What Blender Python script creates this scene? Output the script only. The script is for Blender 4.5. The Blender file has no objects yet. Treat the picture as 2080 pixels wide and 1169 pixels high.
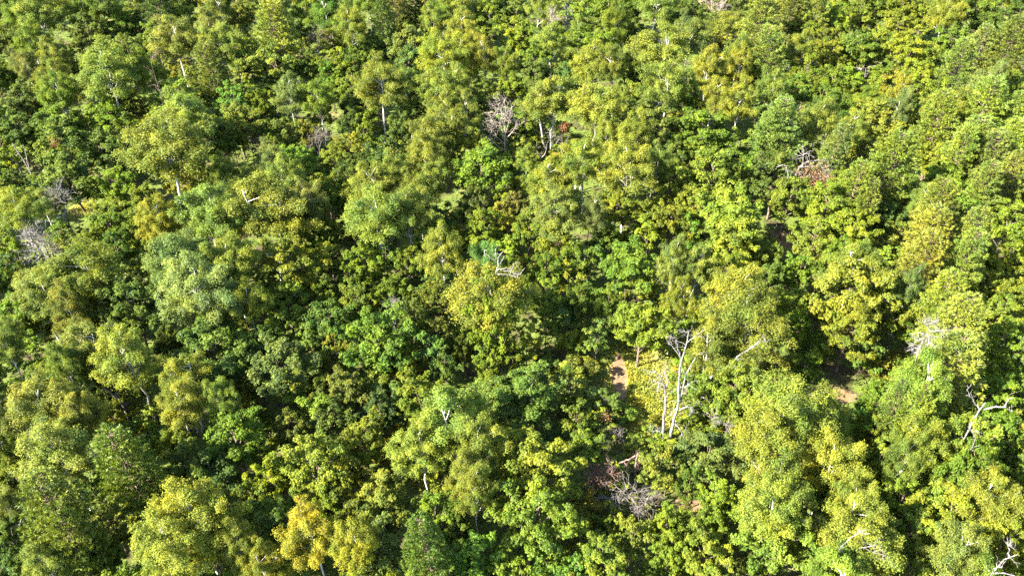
import bpy, math, random
import numpy as np

# ------------------------------------------------------------------ camera, sky, sun, exposure
scene = bpy.context.scene
COL = scene.collection
PITCH = math.radians(39.5)          # camera looks down this far below the horizon
FOC = 1750.0                        # focal length in pixels of the 2080 px wide photograph
CAM_H = 67.0
cam_data = bpy.data.cameras.new('camera')
cam_data.sensor_width = 36.0
cam_data.lens = 36.0 * FOC / 2080.0
cam_data.clip_start = 1.0
cam_data.clip_end = 6000.0
cam = bpy.data.objects.new('camera', cam_data)
cam.location = (0, 0, CAM_H)
cam.rotation_euler = (math.pi / 2 - PITCH, 0, 0)
COL.objects.link(cam)
scene.camera = cam

SUN_EL = math.radians(38)
SUN_AZ = math.radians(206)          # direction towards the sun, counter-clockwise from +X
to_sun = np.array([math.cos(SUN_EL) * math.cos(SUN_AZ), math.cos(SUN_EL) * math.sin(SUN_AZ), math.sin(SUN_EL)])
world = bpy.data.worlds.new('World')
scene.world = world
world.use_nodes = True
nt = world.node_tree
nt.nodes.clear()
sky = nt.nodes.new('ShaderNodeTexSky')
sky.sky_type = 'NISHITA'
sky.sun_disc = False
sky.sun_elevation = SUN_EL
sky.sun_rotation = math.pi / 2 - SUN_AZ
sky.air_density = 1.0
sky.dust_density = 0.6
bg = nt.nodes.new('ShaderNodeBackground')
bg.inputs['Strength'].default_value = 0.1
wo = nt.nodes.new('ShaderNodeOutputWorld')
nt.links.new(sky.outputs[0], bg.inputs[0])
nt.links.new(bg.outputs[0], wo.inputs[0])

sun_data = bpy.data.lights.new('sun', 'SUN')
sun_data.energy = 5.0
sun_data.angle = math.radians(0.53)
sun_data.color = (1.0, 0.95, 0.82)
sun = bpy.data.objects.new('sun', sun_data)
from mathutils import Vector
sun.rotation_euler = Vector(to_sun).to_track_quat('Z', 'Y').to_euler()
sun.location = (-60, -20, 120)
COL.objects.link(sun)

vs = scene.view_settings
vs.view_transform = 'Standard'
vs.look = 'None'
vs.gamma = 1.0
vs.use_curve_mapping = False
vs.exposure = 3.0
scene.cycles.max_bounces = 6
scene.cycles.diffuse_bounces = 3
scene.cycles.glossy_bounces = 1
scene.cycles.transmission_bounces = 3
scene.cycles.transparent_max_bounces = 4
scene.cycles.caustics_reflective = False
scene.cycles.caustics_refractive = False
scene.cycles.use_denoising = False
scene.cycles.filter_width = 1.5

# ------------------------------------------------------------------ geometry helpers
CP, SP = math.cos(PITCH), math.sin(PITCH)

def ray(px, py):
    a, b = (px - 1040.0) / FOC, -(py - 584.5) / FOC
    return np.array([a, CP + b * SP, -SP + b * CP])

def ground(px, py, z=0.0):
    """Where the line of sight of a point of the photograph meets the level z."""
    d = ray(px, py)
    t = (z - CAM_H) / d[2]
    return np.array([d[0] * t, d[1] * t, z])

def on_plane(px, py, y):
    """The same line of sight met with the upright plane at distance y."""
    d = ray(px, py)
    t = y / d[1]
    return np.array([d[0] * t, y, CAM_H + d[2] * t])

def project(p):
    x, y, z = p[0], p[1], p[2] - CAM_H
    depth = y * CP - z * SP
    return 1040 + FOC * x / depth, 584.5 - FOC * (y * SP + z * CP) / depth, depth

def unit(v):
    return v / np.maximum(np.linalg.norm(v, axis=-1, keepdims=True), 1e-9)

def make_mesh(name, V, F, tint=None, smooth=False):
    """V (n,3); F (m,4) or (m,3) indices; tint one float per face."""
    me = bpy.data.meshes.new(name)
    F = np.asarray(F, dtype=np.int32)
    n, k = F.shape
    me.vertices.add(len(V))
    me.vertices.foreach_set('co', np.asarray(V, dtype=np.float32).ravel())
    me.loops.add(n * k)
    me.loops.foreach_set('vertex_index', F.ravel())
    me.polygons.add(n)
    me.polygons.foreach_set('loop_start', np.arange(0, n * k, k, dtype=np.int32))
    if smooth:
        me.polygons.foreach_set('use_smooth', np.ones(n, dtype=bool))
    me.update(calc_edges=True)
    if tint is not None:
        at = me.attributes.new('tint', 'FLOAT', 'FACE')
        at.data.foreach_set('value', np.asarray(tint, dtype=np.float32))
    return me

class Leaves:
    """Collects leaf blades (position, normal, length, width, tint) and makes them folded diamonds."""
    def __init__(self):
        self.p, self.n, self.l, self.w, self.t, self.d = [], [], [], [], [], []

    def add(self, p, n, l, w, t, d=None):
        self.p.append(p); self.n.append(n)
        self.l.append(np.broadcast_to(l, len(p)).astype(float)); self.w.append(np.broadcast_to(w, len(p)).astype(float))
        self.t.append(np.broadcast_to(t, len(p)).astype(float))
        self.d.append(np.full((len(p), 3), np.nan) if d is None else d)

    def arrays(self):
        return [np.concatenate(a) for a in (self.p, self.n, self.l, self.w, self.t, self.d)]

def blades(p, n, l, w, t, d, rng):
    n = unit(n)
    r = rng.normal(size=p.shape)
    ok = ~np.isnan(d[:, 0])
    r[ok] = d[ok]
    tg = unit(r - n * (r * n).sum(1, keepdims=True))
    b = np.cross(n, tg)
    L, W = l[:, None] * 0.5, w[:, None] * 0.5
    fold = n * W * 0.45
    v = np.stack([p - tg * L, p + b * W + fold - tg * L * 0.15, p + tg * L - n * L * 0.25, p - b * W + fold - tg * L * 0.15], axis=1)
    F = np.arange(len(p) * 4).reshape(-1, 4)
    return v.reshape(-1, 3), F, t

class Tubes:
    def __init__(self):
        self.V, self.F, self.n = [], [], 0

    def add(self, pts, rad, sides=6):
        pts = np.asarray(pts, float)
        rad = np.asarray(rad, float)
        k = len(pts)
        tan = unit(np.gradient(pts, axis=0))
        ref = np.array([0.31, 0.95, 0.05]) if abs(tan[0][2]) > 0.7 else np.array([0.05, 0.1, 1.0])
        a = unit(np.cross(tan, ref)); b = np.cross(tan, a)
        ang = np.arange(sides) * 2 * math.pi / sides
        ring = pts[:, None, :] + rad[:, None, None] * (a[:, None, :] * np.cos(ang)[None, :, None] + b[:, None, :] * np.sin(ang)[None, :, None])
        self.V.append(ring.reshape(-1, 3))
        i = np.arange(k - 1)[:, None] * sides
        j = np.arange(sides)[None, :]
        j2 = (j + 1) % sides
        f = np.stack([i + j, i + j2, i + sides + j2, i + sides + j], axis=-1).reshape(-1, 4) + self.n
        self.F.append(f)
        self.n += k * sides

    def mesh(self, name):
        return make_mesh(name, np.concatenate(self.V), np.concatenate(self.F), smooth=True)

def curve(p0, p1, rng, bend=0.12, k=5, droop=0.0):
    p0, p1 = np.asarray(p0, float), np.asarray(p1, float)
    L = np.linalg.norm(p1 - p0)
    s = np.linspace(0, 1, k)[:, None]
    off = rng.normal(size=3) * bend * L
    w = rng.normal(size=(k, 3)) * bend * 0.25 * L
    w[0] = 0; w[-1] = 0
    return p0 + (p1 - p0) * s + off * (s * (1 - s) * 2) + w + np.array([0, 0, droop * L]) * (s * (1 - s) * 4)

# ------------------------------------------------------------------ materials
def new_mat(name):
    m = bpy.data.materials.new(name)
    m.use_nodes = True
    m.node_tree.nodes.clear()
    return m, m.node_tree.nodes, m.node_tree.links

def mathn(N, L, op, a, b=None, c=None, clamp=False):
    n = N.new('ShaderNodeMath'); n.operation = op; n.use_clamp = clamp
    for i, x in enumerate((a, b, c)):
        if x is None: continue
        if isinstance(x, (int, float)): n.inputs[i].default_value = x
        else: L.new(x, n.inputs[i])
    return n.outputs[0]

def mixc(N, L, fac, a, b, mode='MIX'):
    n = N.new('ShaderNodeMix'); n.data_type = 'RGBA'; n.blend_type = mode
    for sock, x in ((n.inputs[0], fac), (n.inputs[6], a), (n.inputs[7], b)):
        if isinstance(x, (int, float)): sock.default_value = x
        elif isinstance(x, tuple): sock.default_value = x
        else: L.new(x, sock)
    return n.outputs[2]

def leaf_material(name, trans=0.42, rough=0.55, spec=0.22):
    """Leaf blades: hue from the tree (object colour), spread from leaf to leaf (tint), turning leaves in patches (object alpha)."""
    m, N, L = new_mat(name)
    oi = N.new('ShaderNodeObjectInfo')
    at = N.new('ShaderNodeAttribute'); at.attribute_name = 'tint'
    t = at.outputs['Fac']
    ramp = mathn(N, L, 'MULTIPLY_ADD', t, 0.95, 0.52)
    cb = N.new('ShaderNodeCombineColor')
    L.new(mathn(N, L, 'MULTIPLY_ADD', t, 1.08, 0.46), cb.inputs[0]); L.new(ramp, cb.inputs[1]); L.new(mathn(N, L, 'MULTIPLY_ADD', t, 0.5, 0.72), cb.inputs[2])
    base = mixc(N, L, 1.0, oi.outputs['Color'], cb.outputs[0], 'MULTIPLY')
    tc = N.new('ShaderNodeTexCoord')
    no = N.new('ShaderNodeTexNoise'); no.noise_dimensions = '4D'
    no.inputs['Scale'].default_value = 0.55; no.inputs['Detail'].default_value = 3.0
    L.new(tc.outputs['Object'], no.inputs['Vector'])
    L.new(mathn(N, L, 'MULTIPLY', oi.outputs['Random'], 50.0), no.inputs['W'])
    f = mathn(N, L, 'ADD', mathn(N, L, 'MULTIPLY_ADD', t, 0.30, -0.15), no.outputs['Fac'])
    f = mathn(N, L, 'ADD', f, oi.outputs['Alpha'])
    f = mathn(N, L, 'MULTIPLY', mathn(N, L, 'SUBTRACT', f, 1.0), 5.0, clamp=True)
    base = mixc(N, L, f, base, (0.22, 0.225, 0.028, 1))
    n2 = N.new('ShaderNodeTexNoise'); n2.noise_dimensions = '4D'
    n2.inputs['Scale'].default_value = 0.4; n2.inputs['Detail'].default_value = 2.0
    L.new(tc.outputs['Object'], n2.inputs['Vector'])
    L.new(mathn(N, L, 'MULTIPLY_ADD', oi.outputs['Random'], 31.0, 7.0), n2.inputs['W'])
    base = mixc(N, L, 1.0, base, mixc(N, L, mathn(N, L, 'MULTIPLY_ADD', n2.outputs['Fac'], 3.0, -1.0, clamp=True), (0.72, 0.84, 0.95, 1), (1.3, 1.14, 0.95, 1)), 'MULTIPLY')
    pr = N.new('ShaderNodeBsdfPrincipled')
    L.new(base, pr.inputs['Base Color'])
    pr.inputs['Roughness'].default_value = rough
    pr.inputs['Specular IOR Level'].default_value = spec
    tr = N.new('ShaderNodeBsdfTranslucent')
    L.new(mixc(N, L, 1.0, base, (1.35, 1.25, 0.55, 1), 'MULTIPLY'), tr.inputs[0])
    mx = N.new('ShaderNodeMixShader'); mx.inputs[0].default_value = trans
    L.new(pr.outputs[0], mx.inputs[1]); L.new(tr.outputs[0], mx.inputs[2])
    out = N.new('ShaderNodeOutputMaterial'); L.new(mx.outputs[0], out.inputs[0])
    return m

def bark_material(name, c1, c2, scale=(6, 6, 1.5), lo=0.4, hi=0.62, rough=0.85):
    m, N, L = new_mat(name)
    tc = N.new('ShaderNodeTexCoord')
    mp = N.new('ShaderNodeMapping'); mp.inputs['Scale'].default_value = scale
    L.new(tc.outputs['Object'], mp.inputs[0])
    no = N.new('ShaderNodeTexNoise'); no.inputs['Scale'].default_value = 1.0; no.inputs['Detail'].default_value = 5
    L.new(mp.outputs[0], no.inputs['Vector'])
    cr = N.new('ShaderNodeValToRGB')
    cr.color_ramp.elements[0].position = lo; cr.color_ramp.elements[0].color = (*c1, 1)
    cr.color_ramp.elements[1].position = hi; cr.color_ramp.elements[1].color = (*c2, 1)
    L.new(no.outputs['Fac'], cr.inputs[0])
    pr = N.new('ShaderNodeBsdfPrincipled'); pr.inputs['Roughness'].default_value = rough
    pr.inputs['Specular IOR Level'].default_value = 0.15
    L.new(cr.outputs[0], pr.inputs['Base Color'])
    bp = N.new('ShaderNodeBump'); bp.inputs['Strength'].default_value = 0.5; bp.inputs['Distance'].default_value = 0.03
    L.new(no.outputs['Fac'], bp.inputs['Height']); L.new(bp.outputs[0], pr.inputs['Normal'])
    out = N.new('ShaderNodeOutputMaterial'); L.new(pr.outputs[0], out.inputs[0])
    return m

M_LEAF = leaf_material('broad_leaves')
M_FINE = leaf_material('fine_leaves', trans=0.42, rough=0.6, spec=0.2)
M_NEEDLE = leaf_material('pine_needles', trans=0.2, rough=0.5, spec=0.3)
M_BROWN = bark_material('brown_bark', (0.07, 0.05, 0.035), (0.17, 0.13, 0.095))
M_BIRCH = bark_material('birch_bark', (0.09, 0.075, 0.065), (0.42, 0.39, 0.35), scale=(2.5, 2.5, 7), lo=0.34, hi=0.46)
M_PINE = bark_material('pine_bark', (0.06, 0.04, 0.028), (0.21, 0.145, 0.105))
M_SILVER = bark_material('weathered_wood', (0.055, 0.046, 0.04), (0.235, 0.21, 0.195), scale=(4, 4, 4), lo=0.36, hi=0.58)
M_GREY = bark_material('grey_dead_wood', (0.06, 0.05, 0.044), (0.19, 0.165, 0.15))
M_WHITE = bark_material('bleached_birch_bark', (0.05, 0.043, 0.038), (0.22, 0.20, 0.185), scale=(2.5, 2.5, 5), lo=0.34, hi=0.55)
M_PINK = bark_material('pinkish_bare_twigs', (0.15, 0.115, 0.098), (0.36, 0.29, 0.25))
M_DRY = bark_material('dry_brown_wood', (0.06, 0.038, 0.03), (0.19, 0.13, 0.105))

# ------------------------------------------------------------------ the tree kinds, each in a few grown forms
def sphere_dirs(n, rng, zmin=-1.0):
    v = unit(rng.normal(size=(int(n * 6) + 60, 3)))
    v = v[v[:, 2] > zmin][:n]
    return v

def spread_dirs(n, rng, zmin):
    """Directions kept apart from each other (best of many tries)."""
    out = [unit(np.array([rng.normal() * .2, rng.normal() * .2, 1.0]))]
    cand = sphere_dirs(500, rng, zmin)
    while len(out) < n:
        d = np.min(1 - cand @ np.array(out).T, axis=1) + rng.random(len(cand)) * 0.12
        out.append(cand[int(np.argmax(d))])
    return np.array(out)

def grow_crown(rng, c, R, hz, boughs, per, clump_r, tufts, leaves, leaf_l, droop, zmin, aspect, loose, spread, trunk, wander):
    """Boughs out of the trunk -> clumps along them -> tufts -> leaf blades."""
    LV = Leaves()
    limbs = []
    dirs = spread_dirs(boughs, rng, zmin)
    ph = rng.uniform(0, 6.28, 4)
    tz = trunk[:, 2]
    for bi, d in enumerate(dirs):
        az = math.atan2(d[1], d[0])
        k = rng.uniform(*spread) * (1 + 0.17 * math.sin(2 * az + ph[0]) + 0.12 * math.sin(3 * az + ph[1]))
        tip = c + d * np.array([R, R, hz]) * k
        zt = np.clip(tip[2] - np.hypot(tip[0], tip[1]) * rng.uniform(0.45, 0.9) - 0.3, tz[0] + (tz[-1] - tz[0]) * 0.35, tz[-1])
        s0 = np.array([np.interp(zt, tz, trunk[:, i]) for i in range(3)])
        pl = curve(s0, tip, rng, 0.10, 7, 0.07)
        nc = max(3, int(per * rng.uniform(0.75, 1.25) * (0.6 + 0.4 * np.linalg.norm(tip - s0) / R)))
        ends = []
        btint = rng.normal(0, 0.09)
        for q in range(nc):
            f = 1.04 - (q / nc) ** 1.15 * 0.66
            x = min(f, 1) * 6
            j = min(5, int(x)); u = x - j
            base = pl[j] * (1 - u) + pl[j + 1] * u
            cp = base + rng.normal(size=3) * np.array([1, 1, 0.62]) * R * wander * (1.25 - 0.5 * f) + np.array([0, 0, 0.12 * R * rng.random()])
            rc = clump_r * rng.uniform(0.6, 1.35)
            ends.append((base, cp))
            td = unit(sphere_dirs(tufts, rng, -0.55) + np.array([0, 0, 0.4]) + d * 0.35)
            td = td[:max(5, int(tufts * min(1.3, (rc / clump_r) ** 1.5)))]
            tp = cp + td * rc * rng.uniform(0.35, 1.1, size=(len(td), 1)) * np.array([1, 1, 0.66])
            ctint = rng.normal(0.5, 0.11) + btint
            idx = np.repeat(np.arange(len(tp)), leaves)
            tt = np.clip(ctint + rng.normal(0, 0.14, len(tp)), 0, 1)[idx]
            s = rng.random(len(idx))
            tn = unit(td * 0.6 + np.array([0, 0, 0.5]) + rng.normal(size=td.shape) * 0.35)      # each tuft faces one way
            if droop > 0:
                pos = tp[idx] + rng.normal(size=(len(idx), 3)) * 0.11 + np.array([0, 0, -1.0]) * (s * droop)[:, None] + td[idx] * (s * droop * 0.4)[:, None]
                nrm = unit(td[idx] * 0.7 + np.array([0, 0, 0.3])) + rng.normal(size=(len(idx), 3)) * loose
                dirn = None
            else:
                sp = unit(rng.normal(size=(len(idx), 3)))
                sp = unit(sp - tn[idx] * (sp * tn[idx]).sum(1, keepdims=True) * 0.8)
                pos = tp[idx] + sp * (leaf_l * 0.8 * rng.uniform(0.4, 1.25, len(idx)))[:, None]
                nrm = tn[idx] + sp * 0.35 + rng.normal(size=(len(idx), 3)) * loose
                dirn = sp
            ll = leaf_l * rng.uniform(0.65, 1.35, len(idx))
            LV.add(pos, nrm, ll, ll * aspect * rng.uniform(0.8, 1.2, len(idx)), np.clip(tt + rng.normal(0, 0.08, len(idx)), 0, 1), dirn)
        limbs.append((pl, ends))
    return LV, limbs

class Kind:
    pass

def finish(kind, LV, TB, rng, leaf_mat, bark, H, R):
    k = Kind()
    k.arr = LV.arrays()
    V, F, t = blades(*k.arr, rng)
    k.crown = make_mesh(kind + '_crown', V, F, t)
    k.crown.materials.append(leaf_mat)
    k.trunk = TB.mesh(kind + '_trunk')
    k.trunk.materials.append(bark)
    k.H, k.R = H, R
    return k

def branchwork(TB, rng, limbs, r_limb, every=2):
    for pl, ends in limbs:
        TB.add(pl, np.linspace(r_limb, r_limb * 0.25, len(pl)), 5)
        for s, e in ends[::every]:
            TB.add(curve(s, e, rng, 0.12, 3), [r_limb * .35, r_limb * .22, r_limb * .1], 4)

def broadleaf(seed, form):
    rng = np.random.default_rng(seed)
    H, R = 9.5, 4.0
    hz = rng.uniform(2.8, 3.5)
    c = np.array([rng.normal() * .4, rng.normal() * .4, H - hz])
    tp = curve((0, 0, -0.4), (c[0], c[1], H - hz * 0.7), rng, 0.035, 8)
    if form == 'round':      # dense, coarse tufts
        LV, limbs = grow_crown(rng, c, R, hz, 23, 9, 0.60, 30, 9, 0.175, 0, -0.35, 0.70, 0.44, (0.70, 1.0), tp, 0.095)
    else:                    # looser, layered
        LV, limbs = grow_crown(rng, c, R, hz, 23, 9, 0.56, 28, 9, 0.170, 0, -0.4, 0.68, 0.46, (0.66, 1.04), tp, 0.095)
    TB = Tubes()
    TB.add(tp, np.linspace(0.21, 0.09, 8), 8)
    branchwork(TB, rng, limbs, 0.07)
    return finish('broadleaf', LV, TB, rng, M_LEAF, M_BROWN, H, R)

def birch(seed):
    rng = np.random.default_rng(seed)
    H, R = 13.0, 3.4
    hz = rng.uniform(3.2, 4.0)
    c = np.array([rng.normal() * .5, rng.normal() * .5, H - hz])
    TB = Tubes()
    if rng.random() < 0.6:
        stems = [rng.normal(size=2) * 1.0 for _ in range(2)]
    else:
        stems = [rng.normal(size=2) * 0.3]
    trunks = []
    for i, s in enumerate(stems):
        tp = curve((s[0] * .15, s[1] * .15, -0.4), (c[0] + s[0], c[1] + s[1], H - 1.4 - i), rng, 0.04, 9)
        TB.add(tp, np.linspace(0.18, 0.04, 9), 7)
        trunks.append(tp)
    LV = Leaves()
    for i, tp in enumerate(trunks):
        cc = c + np.array([*(stems[i] * (0.7 if len(stems) > 1 else 0.2)), -0.6 * i])
        k = 1.0 if len(trunks) == 1 else 0.78
        lv, limbs = grow_crown(rng, cc, R * k, hz * (1 if i == 0 else .88), 25 if len(trunks) == 1 else 16, 9, 0.54, 23, 9, 0.145, 0.5, -0.3, 0.62, 0.52, (0.68, 1.03), tp, 0.095)
        for at in ('p', 'n', 'l', 'w', 't', 'd'):
            getattr(LV, at).extend(getattr(lv, at))
        branchwork(TB, rng, limbs, 0.045)
    return finish('birch', LV, TB, rng, M_FINE, M_BIRCH, H, R)

def pine(seed):
    rng = np.random.default_rng(seed)
    H, R = 16.0, 3.4
    TB, LV = Tubes(), Leaves()
    tp = curve((0, 0, -0.4), (rng.normal() * .3, rng.normal() * .3, H - 0.3), rng, 0.015, 10)
    TB.add(tp, np.linspace(0.24, 0.03, 10), 8)
    z = 5.2 + rng.random()
    z0 = z
    while z < H - 0.2:
        u = (z - z0) / (H - z0)
        prof = (1 - u) ** 0.62 * (0.55 + 0.45 * min(1, u * 4)) + 0.06
        nb = rng.integers(5, 8)
        a0 = rng.random() * 6.28
        for b in range(nb):
            a = a0 + b * 6.283 / nb + rng.normal() * 0.2
            ln = R * prof * rng.uniform(0.7, 1.12)
            s = np.array([np.interp(z, tp[:, 2], tp[:, 0]), np.interp(z, tp[:, 2], tp[:, 1]), z])
            up = 0.05 + 0.5 * u + rng.normal() * 0.08
            e = s + np.array([math.cos(a), math.sin(a), up]) * ln
            pl = curve(s, e, rng, 0.06, 5, -0.08)
            TB.add(pl, np.linspace(0.05, 0.015, 5), 4)
            # sprays along the outer part of the branch
            n = max(3, int(ln * 5.6))
            for q in range(n):
                f = 1 - (q / n) ** 1.3 * 0.72
                base = np.array([np.interp(f, np.linspace(0, 1, 5), pl[:, i]) for i in range(3)])
                side = np.array([-math.sin(a), math.cos(a), 0]) * rng.normal() * (0.18 + 0.34 * (1.05 - f) * ln)
                ce = base + side + np.array([0, 0, rng.uniform(-.05, .22)])
                out = unit(np.array([math.cos(a), math.sin(a), 0.35]) + side * 0.8 + rng.normal(size=3) * .15)
                k = 15
                dd = unit(out * 0.9 + rng.normal(size=(k, 3)) * 0.62 + np.array([0, 0, 0.3]))
                ll = rng.uniform(0.28, 0.5, k)
                nr = np.cross(dd, rng.normal(size=(k, 3)))
                LV.add(ce + dd * ll[:, None] * 0.5, nr, ll, 0.075, np.clip(rng.normal(0.5, 0.16) + rng.normal(0, 0.12, k), 0, 1), dd)
        z += rng.uniform(0.42, 0.62) * (1.1 - 0.4 * u)
    return finish('pine', LV, TB, rng, M_NEEDLE, M_PINE, H, R)

def bush(seed):
    rng = np.random.default_rng(seed)
    H, R = 3.0, 1.7
    c = np.array([0, 0, 1.5])
    tp = curve((0, 0, -0.2), (0.1, 0.1, 1.5), rng, 0.05, 5)
    LV, limbs = grow_crown(rng, c, R, 1.45, 12, 4, 0.42, 16, 9, 0.165, 0, -0.35, 0.64, 0.4, (0.55, 1.12), tp, 0.14)
    TB = Tubes()
    TB.add(tp, np.linspace(0.05, 0.02, 5), 5)
    branchwork(TB, rng, limbs, 0.025, 3)
    return finish('bush', LV, TB, rng, M_LEAF, M_BROWN, H, R)

def sapling(seed):
    rng = np.random.default_rng(seed)
    H, R = 6.0, 2.2
    c = np.array([0, 0, 3.9])
    tp = curve((0, 0, -0.3), (0, 0, 4.8), rng, 0.04, 6)
    LV, limbs = grow_crown(rng, c, R, 2.1, 14, 5, 0.45, 18, 9, 0.165, 0, -0.45, 0.64, 0.4, (0.55, 1.12), tp, 0.13)
    TB = Tubes()
    TB.add(tp, np.linspace(0.09, 0.03, 6), 6)
    branchwork(TB, rng, limbs, 0.03, 3)
    return finish('sapling', LV, TB, rng, M_LEAF, M_BROWN, H, R)

KINDS = {
    't': [sapling(160 + i) for i in range(4)],
    'o': [broadleaf(10 + i, 'round') for i in range(6)],
    'm': [broadleaf(40 + i, 'loose') for i in range(6)],
    'b': [birch(70 + i) for i in range(6)],
    'p': [pine(100 + i) for i in range(5)],
    's': [bush(130 + i) for i in range(4)],
}

# ------------------------------------------------------------------ ground
def ground_material():
    m, N, L = new_mat('forest_floor')
    tc = N.new('ShaderNodeTexCoord')
    def noise(scale, det, rough=0.6):
        n = N.new('ShaderNodeTexNoise'); n.inputs['Scale'].default_value = scale; n.inputs['Detail'].default_value = det; n.inputs['Roughness'].default_value = rough
        L.new(tc.outputs['Object'], n.inputs['Vector']); return n.outputs['Fac']
    def ramp(f, lo, hi):
        r = N.new('ShaderNodeMapRange'); r.inputs[1].default_value = lo; r.inputs[2].default_value = hi; L.new(f, r.inputs[0]); return r.outputs[0]
    a, b, c = noise(0.09, 5), noise(0.35, 6), noise(3.0, 6, .75)
    litter = mixc(N, L, c, (0.022, 0.02, 0.011, 1), (0.095, 0.07, 0.036, 1))
    grass = mixc(N, L, c, (0.03, 0.05, 0.01, 1), (0.13, 0.16, 0.03, 1))
    col = mixc(N, L, ramp(b, 0.38, 0.52), litter, grass)
    col = mixc(N, L, ramp(a, 0.62, 0.7), col, mixc(N, L, c, (0.10, 0.07, 0.035, 1), (0.24, 0.17, 0.09, 1)))
    pr = N.new('ShaderNodeBsdfPrincipled'); pr.inputs['Roughness'].default_value = 0.95; pr.inputs['Specular IOR Level'].default_value = 0.1
    L.new(col, pr.inputs['Base Color'])
    bp = N.new('ShaderNodeBump'); bp.inputs['Strength'].default_value = 0.8; bp.inputs['Distance'].default_value = 0.15
    L.new(c, bp.inputs['Height']); L.new(bp.outputs[0], pr.inputs['Normal'])
    out = N.new('ShaderNodeOutputMaterial'); L.new(pr.outputs[0], out.inputs[0])
    return m

def patch_material(name, c1, c2, scale):
    m, N, L = new_mat(name)
    tc = N.new('ShaderNodeTexCoord')
    n = N.new('ShaderNodeTexNoise'); n.inputs['Scale'].default_value = scale; n.inputs['Detail'].default_value = 7; n.inputs['Roughness'].default_value = .7
    L.new(tc.outputs['Object'], n.inputs['Vector'])
    pr = N.new('ShaderNodeBsdfPrincipled'); pr.inputs['Roughness'].default_value = 0.95; pr.inputs['Specular IOR Level'].default_value = 0.1
    r = N.new('ShaderNodeMapRange'); r.inputs[1].default_value = .3; r.inputs[2].default_value = .7; L.new(n.outputs['Fac'], r.inputs[0])
    L.new(mixc(N, L, r.outputs[0], (*c1, 1), (*c2, 1)), pr.inputs['Base Color'])
    bp = N.new('ShaderNodeBump'); bp.inputs['Strength'].default_value = 0.7; bp.inputs['Distance'].default_value = 0.1
    L.new(n.outputs['Fac'], bp.inputs['Height']); L.new(bp.outputs[0], pr.inputs['Normal'])
    out = N.new('ShaderNodeOutputMaterial'); L.new(pr.outputs[0], out.inputs[0])
    return m

M_GROUND = ground_material()
M_MEADOW = patch_material('dry_meadow', (0.13, 0.125, 0.03), (0.29, 0.23, 0.08), 1.2)
M_SAND = patch_material('sandy_dirt', (0.075, 0.048, 0.026), (0.215, 0.14, 0.075), 2.2)

def link(name, data, kind=None, parent=None, color=None):
    o = bpy.data.objects.new(name, data)
    COL.objects.link(o)
    if kind: o['kind'] = kind
    if parent: o.parent = parent
    if color is not None: o.color = color
    return o

S = 3000.0
g = make_mesh('ground', np.array([[-S, -S, 0], [S, -S, 0], [S, S, 0], [-S, S, 0]]), np.array([[0, 1, 2, 3]]))
g.materials.append(M_GROUND)
link('ground', g, 'structure')

PATCHES = []
def patch(name, px, py, wpx, hpx, mat, z, seed, n=22):
    """An uneven flat patch of bare ground or meadow seen through a gap."""
    rng = random.Random(seed)
    c = ground(px, py)
    rx = np.linalg.norm(ground(px + wpx / 2, py) - c)
    ry = abs(ground(px, py - hpx / 2)[1] - c[1])
    ph = [rng.uniform(0, 6.28) for _ in range(3)]
    V = [(c[0], c[1], z)]
    for i in range(n):
        a = 2 * math.pi * i / n
        k = 1 + .18 * math.sin(2 * a + ph[0]) + .13 * math.sin(3 * a + ph[1]) + .09 * math.sin(5 * a + ph[2])
        V.append((c[0] + rx * k * math.cos(a), c[1] + ry * k * math.sin(a), z))
    F = [(0, 1 + i, 1 + (i + 1) % n) for i in range(n)]
    me = make_mesh(name, np.array(V), np.array(F))
    me.materials.append(mat)
    link(name, me, 'structure')
    PATCHES.append((c[0], c[1], rx, ry))
    return c

patch('clearing', 1300, 800, 120, 190, M_MEADOW, 0.004, 1)
patch('dirt_path', 1258, 765, 34, 95, M_SAND, 0.008, 2)
patch('dirt_path', 1690, 800, 80, 46, M_SAND, 0.004, 3)
patch('dirt_path', 1590, 500, 30, 75, M_SAND, 0.004, 4)
patch('dirt_path', 1405, 1022, 60, 55, M_SAND, 0.004, 5)
patch('dirt_path', 1160, 1166, 60, 40, M_SAND, 0.004, 6)
patch('clearing', 168, 425, 52, 28, M_MEADOW, 0.004, 7)
patch('dirt_path', 300, 30, 40, 16, M_SAND, 0.004, 8)
patch('dirt_path', 118, 6, 40, 16, M_SAND, 0.004, 9)
patch('clearing', 925, 450, 50, 40, M_MEADOW, 0.004, 10)

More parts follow.
